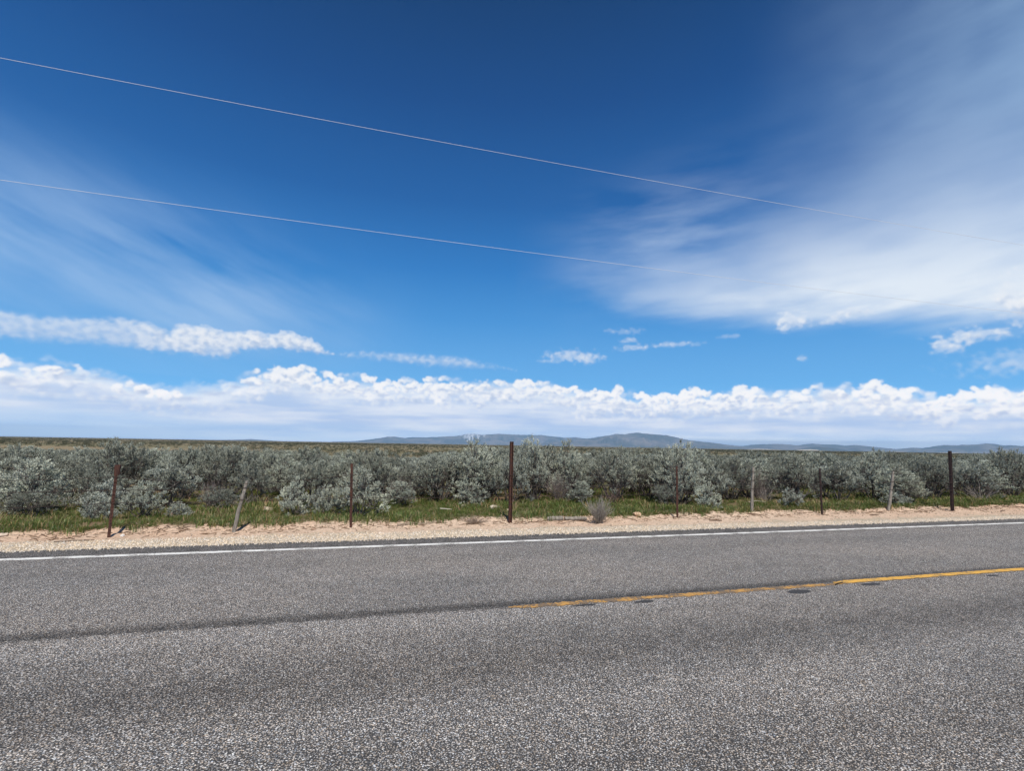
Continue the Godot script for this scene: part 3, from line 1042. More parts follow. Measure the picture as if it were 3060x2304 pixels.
			var kd: Dictionary = kinds[kind]
			if made < 290 and fz < 27.0 and x > -0.62 * fz and x < 1.9 * fz:
				var o := stand_bush(kd, x, fz, h / kd.h, rad / kd.r, r.randf() * TAU)
				var best := ""
				var side := ""
				var near := 1e9
				for p in posts:
					var dd: float = x - p[0] * fz / 11.0
					if absf(dd) < near:
						near = absf(dd)
						best = p[1]
						side = "behind" if absf(dd) < 0.05 * fz else ("past" if dd > 0 else "before")
				var row := "front" if fz < 17.0 else ("middle" if fz < 21.5 else "far side")
				var size := "tall" if h > 1.15 else ("waist-high" if h > 0.85 else "low")
				tag(o, "%s %s sagebrush in the %s of the thicket, just %s the %s" % [size, tones[kind], row, side, best], "sagebrush", "sagebrush of the thicket behind the fence")
				made += 1
			else:
				var bs := Basis.from_euler(Vector3(0, r.randf() * TAU, 0)).scaled(Vector3(rad / kd.r, h / kd.h, rad / kd.r))
				rest[kind].append([Transform3D(bs, Vector3(x, ground_y(x, fz), -fz)), Color(1, 1, 1)])
		far += lerpf(0.72, 1.6, smoothstep(15.0, 60.0, far))
	print("bushes ", made, " of ", spots.size())
	var bare := [[1.0, 14.7, 0.75, "leafless reddish-grey shrub between the dark-trunked sagebrush and dead brush heap"], [-3.6, 14.0, 0.7, "leafless grey shrub behind the leaning grey stake"], [5.5, 14.2, 0.95, "bare twiggy shrub between the two tallest sagebrush"], [9.6, 14.4, 1.0, "bare forked shrub before the upright grey wooden post"], [12.4, 13.9, 1.0, "bleached twiggy shrub past the upright grey wooden post"], [17.9, 13.3, 0.9, "dull brown leafless shrub behind the tall dark channel post"], [22.6, 13.7, 0.8, "pale leafless shrub past the sprawling sagebrush"], [-8.9, 15.2, 0.8, "bare grey shrub at the verge end of the thicket"]]
	for b in bare:
		var o := put("bare_shrub", grow_dead(700 + int(b[1] * 100.0), b[2], b[2] * 0.55, 60, Color(0.21, 0.16, 0.135)).commit(bark))
		o.position = Vector3(b[0], ground_y(b[0], b[1]), -b[1])
		tag(o, b[3], "shrub", "leafless shrubs in the thicket")
	for k in kinds.size():
		if rest[k].size():
			scatter("sagebrush_scrub", kinds[k].both, rest[k], "far sagebrush scrub merging into one grey-green mass beyond the thicket", "scrub")
	# the open plain: low shrubs by the thousand as far as they can be made out
	var dots := [[], []]
	for k in 60000:
		var fz := 60.0 * pow(60.0, pow(r.randf(), 0.85))
		var x := r.randf_range(-0.70 * fz - 5.0, 2.1 * fz + 5.0)
		var dens := n_ground.get_noise_2d(x * 0.05 + 200.0, fz * 0.03)
		if dens + 0.5 * n_ground.get_noise_2d(x * 0.3, fz * 0.3) < r.randf_range(-0.45, 0.25):
			continue
		var h := r.randf_range(0.22, 0.62) * (1.0 if fz < 400.0 else 1.3)
		var wd := h * r.randf_range(0.8, 1.5) * (1.0 if fz < 250.0 else 2.2)
		var g := r.randf_range(0.55, 1.0)
		dots[r.randi() % 2].append([Transform3D(Basis.from_euler(Vector3(0, r.randf() * TAU, 0)).scaled(Vector3(wd, h, wd)), Vector3(x, 0.0, -fz)), Color(0.92 * g, 0.95 * g, 0.80 * g)])
	for k in 2:
		var parts := grow_bush(200 + k, 1.0, 1.0, 0.1, 75, 0.42, -0.04)
		parts[0].join(parts[1])
		scatter("plain_shrubs", parts[0].commit(leaf_mat), dots[k], "low dark shrubs dotted over the tan plain towards the mountains", "scrub")


func stand_bush(kd: Dictionary, x: float, far: float, sy: float, sx: float, turn: float) -> Node3D:
	var o := thing("sagebrush", Vector3(x, ground_y(x, far), -far), turn)
	o.scale = Vector3(sx, sy, sx)
	put("branches", kd.wood, o)
	put("foliage", kd.leaf, o)
	return o


func build_grass() -> void:
	var r := RandomNumberGenerator.new()
	r.seed = 61
	var w := [[], [], [], []]
	for k in 60000:
		var x := r.randf_range(-12.0, 34.0)
		var t := pow(r.randf(), 1.35)
		var e := grass_edge(x)
		var far := e + t * 7.5 - 0.03
		var patch := n_lump.get_noise_2d(x * 0.9 + 500.0, far * 0.9)
		if patch < r.randf_range(-0.65, 0.02):
			continue
		if t > 0.45 and r.randf() < 0.45:
			continue
		var lush := clampf(0.9 + 0.9 * n_ground.get_noise_2d(x * 2.0, far * 2.0), 0.5, 1.5)
		var s := r.randf_range(0.55, 1.15) * lush * lerpf(0.62, 1.0, smoothstep(0.0, 0.6, far - e))
		var dry := 1 if r.randf() < 0.10 + 0.25 * maxf(0.0, -n_ground.get_noise_2d(x * 1.1 + 40.0, far)) else 0
		var kind := 3 if dry else r.randi_range(0, 2)
		var g := r.randf_range(0.78, 1.2)
		w[kind].append([Transform3D(Basis.from_euler(Vector3(0, r.randf() * TAU, 0)).scaled(Vector3(s, s, s)), Vector3(x, ground_y(x, far), -far)), Color(g * r.randf_range(0.9, 1.1), g, g)])
	for k in 4:
		var tuft := blade_tuft(70 + k, 16, 0.13, 0.06, 0.08) if k < 3 else blade_tuft(77, 13, 0.16, 0.05, 0.85)
		scatter("grass", tuft.commit(grass_mat), w[k], ["short green grass growing between the sand and the sagebrush", "fresh spring grass in the strip before the sagebrush", "green grass blades along the turf lip", "dry straw-coloured blades among the green grass"][k], "grass")
	var rag := [[], []]
	for k in 2000:
		var x := r.randf_range(-11.0, 32.0)
		if n_edge.get_noise_2d(x * 0.7, 210.0) < r.randf_range(-0.5, 0.35):
			continue
		var far := grass_edge(x) + absf(r.randfn(0.0, 0.55)) - 0.10
		var s := r.randf_range(0.7, 1.35)
		rag[r.randi() % 2].append([Transform3D(Basis.from_euler(Vector3(r.randfn(0, 0.1), r.randf() * TAU, r.randfn(0, 0.1))).scaled(Vector3(s, s, s)), Vector3(x, ground_y(x, far), -far)), Color(r.randf_range(0.85, 1.15), 1, 1)])
	scatter("grass", blade_tuft(90, 22, 0.15, 0.09, 0.22).commit(grass_mat), rag[0], "ragged yellow-green grass clumps hanging over the sand", "grass")
	scatter("grass", blade_tuft(91, 20, 0.13, 0.10, 0.6).commit(grass_mat), rag[1], "ragged straw-tipped grass clumps at the turf lip", "grass")
	# litter of twigs and crumbs along the lip of the turf
	var bits := []
	for k in 3200:
		var x := r.randf_range(-8.0, 30.0)
		var far := grass_edge(x) + r.randfn(-0.14, 0.22)
		if far < 10.5:
			continue
		var s := r.randf_range(0.6, 1.5)
		var tone := r.randf_range(0.5, 1.6)
		bits.append([Transform3D(Basis.from_euler(Vector3(r.randfn(0, 0.25), r.randf() * TAU, r.randfn(0, 0.25))).scaled(Vector3(s, s, s)), Vector3(x, ground_y(x, far) + 0.004, -far)), Color(tone, tone * 0.9, tone * 0.78)])
	var twig := Mb.new()
	twig.tube(PackedVector3Array([Vector3(-0.05, 0, 0), Vector3(0.0, 0.006, 0.008), Vector3(0.055, 0.002, -0.006)]), PackedFloat32Array([0.004, 0.004, 0.002]), 4, Color(0.17, 0.12, 0.085))
	scatter("twig_litter", twig.commit(bark), bits, "brown twigs and crumbs littered along the lip of the turf", "litter")


# ------------------------------------------------------------------ the fence
var rust: StandardMaterial3D
var dark_steel: StandardMaterial3D
var grey_wood: StandardMaterial3D
var wire_mat: StandardMaterial3D
const STRANDS := [1.05, 0.82, 0.60]


func speckle(a: Array, b: Array, d: Array, seed_: int, stretch: float, rough: float, metal: float) -> StandardMaterial3D:
	# three tones mixed in blotches drawn out along the upright direction
	var n := 256
	var f := noise(seed_, 0.02, 4)
	var g := noise(seed_ + 1, 0.11, 3)
	var im := Image.create_empty(n, n, false, Image.FORMAT_RGB8)
	for y in n:
		for x in n:
			var q := clampf(0.5 + 0.9 * f.get_noise_2d(x, y * stretch), 0, 1)
			var s := clampf(0.5 + 1.0 * g.get_noise_2d(x, y * stretch), 0, 1)
			var c := []
			for k in 3:
				c.append(lerpf(lerpf(a[k], b[k], q), d[k], s * s * 0.8) / 255.0)
			im.set_pixel(x, y, Color(c[0], c[1], c[2]))
	var m := StandardMaterial3D.new()
	m.albedo_texture = ImageTexture.create_from_image(im)
	m.uv1_triplanar = true
	m.uv1_scale = Vector3(2.2, 2.2, 2.2)
	m.roughness = rough
	m.metallic = metal
	m.cull_mode = BaseMaterial3D.CULL_DISABLED
	return m


func tee_post(label: String, x: float, far: float, height: float, lean: Vector2, mat: Material, capped := false) -> void:
	var o := thing("fence_post", Vector3(x, ground_y(x, far) - 0.10, -far), 0.12 * sin(x * 3.0))
	var top := Vector3(lean.x, height + 0.10, lean.y)
	var mb := Mb.new()
	# the tee: flange towards the road, stem behind it
	mb.prism(PackedVector2Array([Vector2(-0.025, 0.010), Vector2(-0.025, 0.005), Vector2(-0.004, 0.003), Vector2(-0.004, -0.034), Vector2(0.004, -0.034), Vector2(0.004, 0.003), Vector2(0.025, 0.005), Vector2(0.025, 0.010)]), Vector3.ZERO, top, Color(1, 1, 1))
	put("shaft", mb.commit(mat), o)
	var studs := Mb.new()
	var y := 0.18
	while y < height:
		var p := top * (y / top.y)
		studs.box(p + Vector3(-0.008, -0.007, 0.010), p + Vector3(0.008, 0.007, 0.019), Color(1, 1, 1))
		y += 0.055
	tag(put("stud_row", studs.commit(mat), o), "", "", "", "stuff")
	for h in STRANDS:
		if h < height:
			var p: Vector3 = top * ((h + 0.10) / top.y)
			var clip := Mb.new()
			clip.tube(PackedVector3Array([p + Vector3(-0.03, -0.008, 0.006), p + Vector3(-0.022, 0.004, 0.025), p + Vector3(0.022, -0.002, 0.027), p + Vector3(0.03, 0.006, 0.006), p + Vector3(0.0, 0.0, -0.04), p + Vector3(-0.03, -0.008, 0.006)]), PackedFloat32Array([0.003, 0.003, 0.003, 0.003, 0.003, 0.003]), 5, Color(1, 1, 1), false)
			put("wire_clip", clip.commit(wire_mat), o)
	if capped:
		var cap := Mb.new()
		cap.prism(PackedVector2Array([Vector2(-0.030, 0.020), Vector2(-0.034, -0.03), Vector2(0.030, -0.034), Vector2(0.036, 0.022)]), top + Vector3(0, -0.17, 0), top + Vector3(0.006, 0.012, 0), Color(1, 1, 1), 1.35)
		cap.box(top + Vector3(0.030, -0.16, -0.01), top + Vector3(0.05, -0.02, 0.012), Color(1, 1, 1))
		put("bent_cap", cap.commit(mat), o)
	tag(o, label, "fence post", "posts of the roadside fence")


func channel_post(label: String, x: float, far: float, height: float, lean: Vector2, mat: Material, wide: float) -> void:
	var o := thing("fence_post", Vector3(x, ground_y(x, far) - 0.12, -far), 0.16)
	var w := wide * 0.5
	var mb := Mb.new()
	mb.prism(PackedVector2Array([Vector2(-w, w * 0.9), Vector2(-w, -w * 0.7), Vector2(w, -w * 0.7), Vector2(w, w * 0.9), Vector2(w * 0.62, w * 0.9), Vector2(w * 0.62, -w * 0.35), Vector2(-w * 0.30, -w * 0.35), Vector2(-w * 0.30, w * 0.9)]), Vector3.ZERO, Vector3(lean.x, height + 0.12, lean.y), Color(1, 1, 1))
	put("shaft", mb.commit(mat), o)
	for h in STRANDS:
		var p: Vector3 = Vector3(lean.x, 0, lean.y) * (h / height) + Vector3.UP * (h + 0.12)
		var tie := Mb.new()
		var e := w + 0.004
		tie.tube(PackedVector3Array([p + Vector3(-e, 0, e), p + Vector3(e, 0.006, e), p + Vector3(e, 0.002, -e), p + Vector3(-e, -0.006, -e), p + Vector3(-e, 0, e)]), PackedFloat32Array([0.003, 0.003, 0.003, 0.003, 0.003]), 5, Color(1, 1, 1), false)
		put("wire_tie", tie.commit(wire_mat), o)
	tag(o, label, "fence post", "posts of the roadside fence")


func wood_post(label: String, x: float, far: float, height: float, lean: Vector2, r0: float, r1: float, seed_: int) -> void:
	var o := thing("fence_post", Vector3(x, ground_y(x, far) - 0.12, -far))
	var r := RandomNumberGenerator.new()
	r.seed = seed_
	var pts := PackedVector3Array()
	var rad := PackedFloat32Array()
	var full := height + 0.12
	for k in 13:
		var t := k / 12.0
		pts.append(Vector3(lean.x * t, full * t, lean.y * t) + Vector3(r.randfn(0, 0.003) + 0.012 * sin(t * 4.0 + seed_), 0, r.randfn(0, 0.003)))
		rad.append(lerpf(r0, r1, t) * r.randf_range(0.94, 1.06))
	rad[12] *= 0.86
	var mb := Mb.new()
	mb.tube(pts, rad, 11, Color(1, 1, 1))
	# weather checks: the section is not round
	for k in 13:
		for s in 11:
			var q := k * 11 + s
			var dent := 1.0 + 0.10 * sin(s * 2.1 + seed_) + (-0.16 if s == 3 or s == 7 else 0.0)
			mb.v[q] = pts[k] + (mb.v[q] - pts[k]) * dent
	put("shaft", mb.commit(grey_wood), o)
	for h in STRANDS:
		if h < height - 0.03:
			var t: float = (h + 0.12) / full
			var p := Vector3(lean.x * t, full * t, lean.y * t)
			var e := lerpf(r0, r1, t) * 1.12
			var ring := PackedVector3Array()
			var rr := PackedFloat32Array()
			for j in 11:
				ring.append(p + Vector3(cos(TAU * j / 10.0) * e, 0.004 * sin(j * 1.7), sin(TAU * j / 10.0) * e))
				rr.append(0.0032)
			var tie := Mb.new()
			tie.tube(ring, rr, 5, Color(1, 1, 1), false)
			put("wire_tie", tie.commit(wire_mat), o)
	tag(o, label, "fence post", "posts of the roadside fence")


func build_fence() -> void:
	rust = speckle([78, 50, 42], [54, 38, 36], [108, 66, 48], 210, 0.25, 0.85, 0.15)
	dark_steel = speckle([52, 38, 36], [36, 28, 30], [78, 50, 42], 220, 0.25, 0.75, 0.2)
	grey_wood = speckle([172, 166, 156], [122, 116, 108], [84, 76, 68], 230, 0.06, 0.92, 0.0)
	wire_mat = StandardMaterial3D.new()
	wire_mat.albedo_color = Color8(58, 48, 44)
	wire_mat.roughness = 0.7
	wire_mat.metallic = 0.3
	tee_post("rusty steel post with a bent flared cap, beside the thin fallen stick", -4.31, 10.66, 1.25, Vector2(-0.01, -0.05), rust, true)
	wood_post("weathered grey wooden stake leaning over, shortest of the fence posts", -2.36, 10.72, 0.95, Vector2(0.155, -0.03), 0.035, 0.028, 3)
	tee_post("rusty steel post with broad pale sagebrush growing at its foot", -0.26, 10.86, 1.27, Vector2(-0.05, 0.0), rust)
	channel_post("tall rusty channel post beside the split log, mountains behind its top", 3.11, 11.03, 1.80, Vector2(0.008, 0.0), rust, 0.072)
	tee_post("thin rusty steel post just past the dry grey shrub", 7.39, 11.06, 1.24, Vector2(0.0, 0.02), rust)
	wood_post("upright weathered grey wooden post ringed by wire ties", 9.87, 11.42, 1.18, Vector2(0.15, 0.0), 0.040, 0.034, 8)
	tee_post("thin dark steel post beside the small young sagebrush at the sand edge", 11.81, 11.01, 1.24, Vector2(0.0, 0.0), dark_steel)
	wood_post("weathered grey wooden post leaning between two dark steel posts", 14.52, 11.32, 1.12, Vector2(0.31, 0.02), 0.040, 0.034, 13)
	channel_post("tall dark channel post before the sprawling sagebrush", 16.65, 11.03, 1.76, Vector2(0.14, 0.0), dark_steel, 0.078)
	tee_post("rusty steel post where the wires end beyond the grassy verge end", -9.2, 10.66, 1.24, Vector2(0.02, 0.0), rust)
	tee_post("dark steel post where the wires end past the tall dark channel post", 22.0, 11.04, 1.24, Vector2(0.0, 0.0), dark_steel)
	# three strands of barbed wire from post to post
	var at := [Vector3(-9.2, 0.0, -10.62), Vector3(-4.31, 0, -10.62), Vector3(-2.36, 0, -10.66), Vector3(-0.29, 0, -10.82), Vector3(3.11, 0, -10.98), Vector3(7.39, 0, -11.02), Vector3(9.97, 0, -11.36), Vector3(11.81, 0, -10.97), Vector3(14.72, 0, -11.26), Vector3(16.72, 0, -10.97), Vector3(22.0, 0, -11.0)]
	var names := ["top strand of rusty barbed wire strung along the fence posts", "middle strand of rusty barbed wire strung along the fence posts", "lowest strand of rusty barbed wire strung along the fence posts"]
	var r := RandomNumberGenerator.new()
	r.seed = 33
	for s in 3:
		var o := thing("barbed_wire", Vector3.ZERO)
		var mb := Mb.new()
		var barbs := Mb.new()
		var pts := PackedVector3Array()
		var rad := PackedFloat32Array()
		for k in at.size() - 1:
			var a: Vector3 = at[k]
			var b: Vector3 = at[k + 1]
			var ha: float = STRANDS[s] + ground_y(a.x, -a.z)
			var hb: float = STRANDS[s] + ground_y(b.x, -b.z)
			if k == 2 and s == 0: ha = 0.90 + ground_y(a.x, -a.z)
			if k + 1 == 2 and s == 0: hb = 0.90 + ground_y(b.x, -b.z)
			var sag := 0.012 * a.distance_to(b) * r.randf_range(0.5, 1.4)
			var steps := int(a.distance_to(b) / 0.12)
			for j in steps:
				var t := j / float(steps)
				var p := a.lerp(b, t)
				p.y = lerpf(ha, hb, t) - sag * 4.0 * t * (1.0 - t)
				pts.append(p)
				rad.append(0.0046)
				var d := Vector3(0, r.randfn(0, 1), r.randfn(0, 1)).normalized() * 0.017
				barbs.tube(PackedVector3Array([p - d, p + Vector3(0.004, 0, 0), p + d]), PackedFloat32Array([0.0008, 0.0032, 0.0008]), 3, Color(1, 1, 1), false)
		mb.tube(pts, rad, 4, Color(1, 1, 1))
		put("strand", mb.commit(wire_mat), o)
		tag(put("barbs", barbs.commit(wire_mat), o), "", "", "", "stuff")
		tag(o, names[s], "barbed wire", "barbed wire of the roadside fence")


# ------------------------------------------------------------------ loose things on the verge
func build_litter() -> void:
	var r := RandomNumberGenerator.new()
	r.seed = 404
	# the dry shrub
	var dry := thing("dry_shrub", Vector3(5.12, ground_y(5.12, 10.72), -10.72))
	put("twigs", grow_dead(301, 0.60, 0.36, 80, Color(0.30, 0.265, 0.225)).commit(bark), dry)
	put("dead_leaves", grow_dead(303, 0.24, 0.30, 36, Color(0.30, 0.24, 0.18)).commit(bark), dry)
	tag(dry, "dry grey leafless shrub standing in the sand beside the split log", "shrub")
	var heap := put("dead_brush", grow_dead(305, 0.5, 0.60, 60, Color(0.27, 0.25, 0.235)).commit(bark))
	heap.position = Vector3(0.75, ground_y(0.75, 15.0), -15.0)
	tag(heap, "heap of dead grey brush in the gap between pale sagebrush and the dark-trunked one", "brush")
	# bare dead limbs among the sagebrush
	for d in [[-6.9, 14.9, 0.55, 0.9, 311, "tangle of bleached bare branches under the dark-limbed sagebrush"], [12.0, 13.2, 0.55, 0.5, 313, "bleached forked twigs before the large dark sagebrush hollow"], [20.9, 12.9, 0.6, 0.9, 315, "sprawl of pale bent dead branches past the tall dark channel post"], [-3.0, 14.1, 0.4, 0.5, 317, "dry bare branches reaching out behind the leaning grey stake"], [6.9, 13.6, 0.6, 0.45, 319, "reddish dead twigs in the hollow behind the dry grey shrub"]]:
		var o := put("dead_branches", grow_dead(d[4], d[2], d[3], 22, Color(0.33, 0.28, 0.24) if d[4] != 319 else Color(0.25, 0.15, 0.11)).commit(bark))
		o.position = Vector3(d[0], ground_y(d[0], d[1]), -d[1])
		tag(o, d[5], "dead branches")
	# dead tumble of grass stems before the tall post
	var weeds := put("dry_weeds", grow_dead(307, 0.17, 0.42, 70, Color(0.30, 0.215, 0.15)).commit(bark))
	weeds.position = Vector3(2.30, ground_y(2.30, 11.0), -11.0)
	tag(weeds, "low mat of brown dry weeds at the sand edge before the tall rusty post", "weeds")
	# the log, split lengthwise and broken in two
	var log_ := thing("split_log", Vector3(4.42, ground_y(4.42, 11.0) + 0.012, -11.0), -0.10)
	for piece in [[-0.42, -0.06, 0.075, 1], [-0.02, 0.50, 0.060, 2]]:
		var mb := Mb.new()
		var pts := PackedVector3Array()
		var rad := PackedFloat32Array()
		for k in 7:
			var t := k / 6.0
			pts.append(Vector3(lerpf(piece[0], piece[1], t), 0.035 + r.randfn(0, 0.003), r.randfn(0, 0.006)))
			rad.append(piece[2] * r.randf_range(0.88, 1.08) * (0.75 if k == 0 or k == 6 else 1.0))
		mb.tube(pts, rad, 9, Color(1, 1, 1))
		for q in mb.v.size():
			mb.v[q].y = maxf(mb.v[q].y * 0.85, 0.0)
		put("half", mb.commit(grey_wood), log_)
	tag(log_, "weathered split log lying at the turf edge beside the dry grey shrub", "log")
	# sticks
	for s in [
		["thin straight stick lying on sand beside the rusty capped post", "stick", [Vector3(-0.26, 0.012, 0.05), Vector3(0.0, 0.018, 0.0), Vector3(0.27, 0.014, -0.04)], -4.68, 10.36, 0.010, 0.006, Color(0.16, 0.12, 0.09)],
		["long dead branch lying along the turf edge before the tall rusty post", "branch", [Vector3(-0.5, 0.03, 0.06), Vector3(-0.2, 0.05, 0.02), Vector3(0.1, 0.035, 0.03), Vector3(0.34, 0.07, -0.02), Vector3(0.5, 0.02, -0.06)], 1.15, 10.98, 0.013, 0.006, Color(0.27, 0.22, 0.17)],
		["short bleached stick in the grass before the wide old sagebrush", "stick", [Vector3(-0.14, 0.10, 0.02), Vector3(0.0, 0.09, 0.0), Vector3(0.15, 0.07, -0.02)], 1.87, 12.4, 0.012, 0.008, Color(0.62, 0.57, 0.49)],
		["dark twig lying before the split log", "stick", [Vector3(-0.18, 0.012, 0.08), Vector3(0.0, 0.03, 0.02), Vector3(0.22, 0.05, -0.05)], 4.36, 10.78, 0.008, 0.004, Color(0.14, 0.10, 0.08)],
		["crooked root lying on sand under the upright grey wooden post", "root", [Vector3(-0.2, 0.04, -0.05), Vector3(0.0, 0.045, 0.0), Vector3(0.16, 0.02, 0.06), Vector3(0.3, 0.012, 0.09)], 9.75, 11.15, 0.016, 0.006, Color(0.15, 0.10, 0.07)],
		["dark bark strip on sand past the thin rusty post", "stick", [Vector3(-0.15, 0.014, -0.03), Vector3(0.0, 0.02, 0.0), Vector3(0.15, 0.012, 0.03)], 8.1, 10.55, 0.018, 0.012, Color(0.15, 0.095, 0.065)],
		["dark stick on sand before the leaning wooden post", "stick", [Vector3(-0.14, 0.014, 0.02), Vector3(0.02, 0.03, 0.0), Vector3(0.2, 0.012, -0.02)], 13.25, 10.72, 0.016, 0.008, Color(0.13, 0.09, 0.06)],
		["small dark root end on sand past the tall dark channel post", "root", [Vector3(-0.12, 0.012, 0.02), Vector3(0.0, 0.03, 0.0), Vector3(0.13, 0.012, -0.02)], 18.3, 10.75, 0.014, 0.007, Color(0.15, 0.10, 0.07)],
		["pale fallen branch in grass before the leaning wooden post", "branch", [Vector3(-0.25, 0.10, 0.0), Vector3(0.05, 0.14, 0.0), Vector3(0.3, 0.10, 0.04)], 11.0, 12.5, 0.009, 0.005, Color(0.5, 0.45, 0.36)]]:
		var o := put(s[1], stick_mesh(s[2], s[5], s[6], s[7]))
		o.position = Vector3(s[3], ground_y(s[3], s[4]), -s[4])
		tag(o, s[0], s[1])
	# rocks
	var rm := plain_mat(0.9)
	for k in [
		["pale rock in the grass before the wide old sagebrush", 2.48, 13.2, 0.11, Color(0.52, 0.45, 0.36)],
		["flat cream rock in grass just before the tall rusty post", 3.22, 12.9, 0.14, Color(0.60, 0.53, 0.42)],
		["small tan stone in grass touching the tall rusty post's outline", 3.52, 12.6, 0.07, Color(0.56, 0.46, 0.34)],
		["flat tan stone in grass past the leaning grey stake", -2.25, 13.3, 0.13, Color(0.50, 0.42, 0.32)],
		["white stone at the foot of the rusty capped post", -4.13, 10.72, 0.045, Color(0.72, 0.70, 0.66)],
		["lone brown stone on sand before the broad pale sagebrush", -0.95, 10.75, 0.05, Color(0.36, 0.24, 0.17)],
		["rough cream stone at the turf lip near the verge end", -5.95, 10.9, 0.07, Color(0.60, 0.50, 0.40)],
		["tan clod on the turf lip between thin rusty post and dry shrub", 6.35, 11.2, 0.11, Color(0.60, 0.42, 0.29)]]:
		var o := put("rock", rock_mesh(r, 6, 9, 0.55, rm, k[4], 0.3))
		o.scale = Vector3.ONE * k[3]
		o.rotation.y = r.randf() * TAU
		o.position = Vector3(k[1], ground_y(k[1], k[2]) + k[3] * 0.30, -k[2])
		tag(o, k[0], "rock", "rocks on the verge")


# ------------------------------------------------------------------ overhead line
func build_power_line() -> void:
	var m := StandardMaterial3D.new()
	m.albedo_color = Color8(226, 229, 234)
	m.roughness = 0.6
	var far := 13.0
	var mid := 11.0
	var half := 45.0
	for w in [[9.93, "upper pale overhead wire crossing the deep blue sky", 0.0047], [7.11, "lower pale overhead wire crossing the sky above the clouds", 0.0047]]:
		var pts := PackedVector3Array()
		var rad := PackedFloat32Array()
		for k in 91:
			var x := mid - half + k
			pts.append(Vector3(x, w[0] + 4.35e-4 * pow(x - mid, 2.0), -far))
			rad.append(w[2])
		var mb := Mb.new()
		mb.tube(pts, rad, 6, Color(1, 1, 1))
		tag(put("power_wire", mb.commit(m)), w[1], "power wire", "overhead wires along the road")
	for x in [mid - half, mid + half]:
		var y := ground_y(x, far + 0.14)
		var o := thing("utility_pole", Vector3(x, y, -far - 0.14))
		var mb := Mb.new()
		mb.tube(PackedVector3Array([Vector3(0, -0.5, 0), Vector3(0, 5, 0), Vector3(0, 10.6, 0)]), PackedFloat32Array([0.15, 0.125, 0.10]), 14, Color(1, 1, 1))
		put("shaft", mb.commit(grey_wood), o)
		for h in [9.93, 7.11]:
			var ins := Mb.new()
			var yy: float = h + 4.35e-4 * half * half - y
			ins.tube(PackedVector3Array([Vector3(0, yy - 0.03, 0.09), Vector3(0, yy - 0.02, 0.14), Vector3(0, yy, 0.14), Vector3(0, yy + 0.03, 0.14)]), PackedFloat32Array([0.02, 0.03, 0.045, 0.02]), 10, Color(1, 1, 1))
			put("insulator", ins.commit(m), o)
		tag(o, "weathered wooden utility pole carrying two wires, %s end of the span" % ("near" if x < 0 else "far"), "utility pole")


# ------------------------------------------------------------------ mountains
func ridge(called: String, label: String, prof: Array, dist: float, deep: float, base: Color, alt: Color, seed_: int, snow := Vector3.ZERO, step := 0.06) -> void:
	var t := PackedVector2Array(prof)
	var f := noise(seed_, 1.0, 5)
	var g := noise(seed_ + 7, 1.0, 4)
	var mb := Mb.new()
	var a0: float = t[0].x - 0.6
	var a1: float = t[t.size() - 1].x + 0.6
	var cols := int((a1 - a0) / step) + 1
	var rows := 26
	for r in rows:
		var q := r / float(rows - 1)            # 0 at the foot, 0.62 at the crest, 1 behind
		for c in cols:
			var az := a0 + (a1 - a0) * c / (cols - 1)
			var crest := maxf(table(t, az), 0.0) * smoothstep(a0, a0 + 0.6, az) * smoothstep(a1, a1 - 0.6, az)
			crest += 0.035 * f.get_noise_1d(az * 1.7) * clampf(crest * 2.0, 0.0, 1.0)
			var dd := dist + (q - 0.62) * deep
			var shape := pow(clampf(q / 0.62, 0, 1), 1.25) if q < 0.62 else 1.0 - 0.8 * (q - 0.62) / 0.38
			# gullies and spurs, measured in kilometres over the ground
			var kx := sin(deg_to_rad(az)) * dd * 0.001
			var kz := cos(deg_to_rad(az)) * dd * 0.001
			var spur := 1.0 - 2.4 * absf(f.get_noise_2d(kx * 0.55 + 0.3 * g.get_noise_2d(kx, kz), kz * 0.55))
			var fold := g.get_noise_2d(kx * 1.6, kz * 1.6)
			var mid := sin(PI * clampf(q / 0.62, 0, 1))
			shape = clampf(shape + mid * (0.40 * (spur - 0.45) + 0.30 * fold), 0.0, 1.02 if q >= 0.62 else 0.97)
			var y := tan(deg_to_rad(crest)) * dist * shape - 3.0
			if r == 0:
				y = -6.0
			var ra := deg_to_rad(az)
			mb.v.append(Vector3(sin(ra) * dd, EYE.y + y, -cos(ra) * dd))
			var k := clampf(0.45 + 1.5 * f.get_noise_2d(kx * 1.2, kz * 0.8 + 9.0) + 0.8 * g.get_noise_2d(kx * 4.0, kz * 2.2), 0, 1)
			var col := base.lerp(alt, k)
			if snow.z > 0.0 and absf(az - snow.x) < snow.y:
				var hh := tan(deg_to_rad(crest)) * dist * shape
				var s := smoothstep(0.0, 0.10, hh / (tan(deg_to_rad(1.2)) * dist) - 0.62 + 0.9 * g.get_noise_2d(kx * 9.0, kz * 9.0) - 0.4 * absf(az - snow.x) / snow.y)
				col = col.lerp(Color(0.80, 0.82, 0.86), s)
			mb.c.append(col)
	mb.n.resize(mb.v.size())
	for r in rows:
		for c in cols:
			var l: Vector3 = mb.v[r * cols + maxi(c - 1, 0)]
			var rr: Vector3 = mb.v[r * cols + mini(c + 1, cols - 1)]
			var f0: Vector3 = mb.v[maxi(r - 1, 0) * cols + c]
			var f1: Vector3 = mb.v[mini(r + 1, rows - 1) * cols + c]
			mb.n[r * cols + c] = (rr - l).cross(f1 - f0).normalized()
	for r in rows - 1:
		for c in cols - 1:
			var a := r * cols + c
			mb.i.append(a); mb.i.append(a + cols); mb.i.append(a + cols + 1)
			mb.i.append(a); mb.i.append(a + cols + 1); mb.i.append(a + 1)
	var m := plain_mat(1.0)
	m.metallic_specular = 0.0
	tag(put(called, mb.commit(m)), label, "", "", "structure")


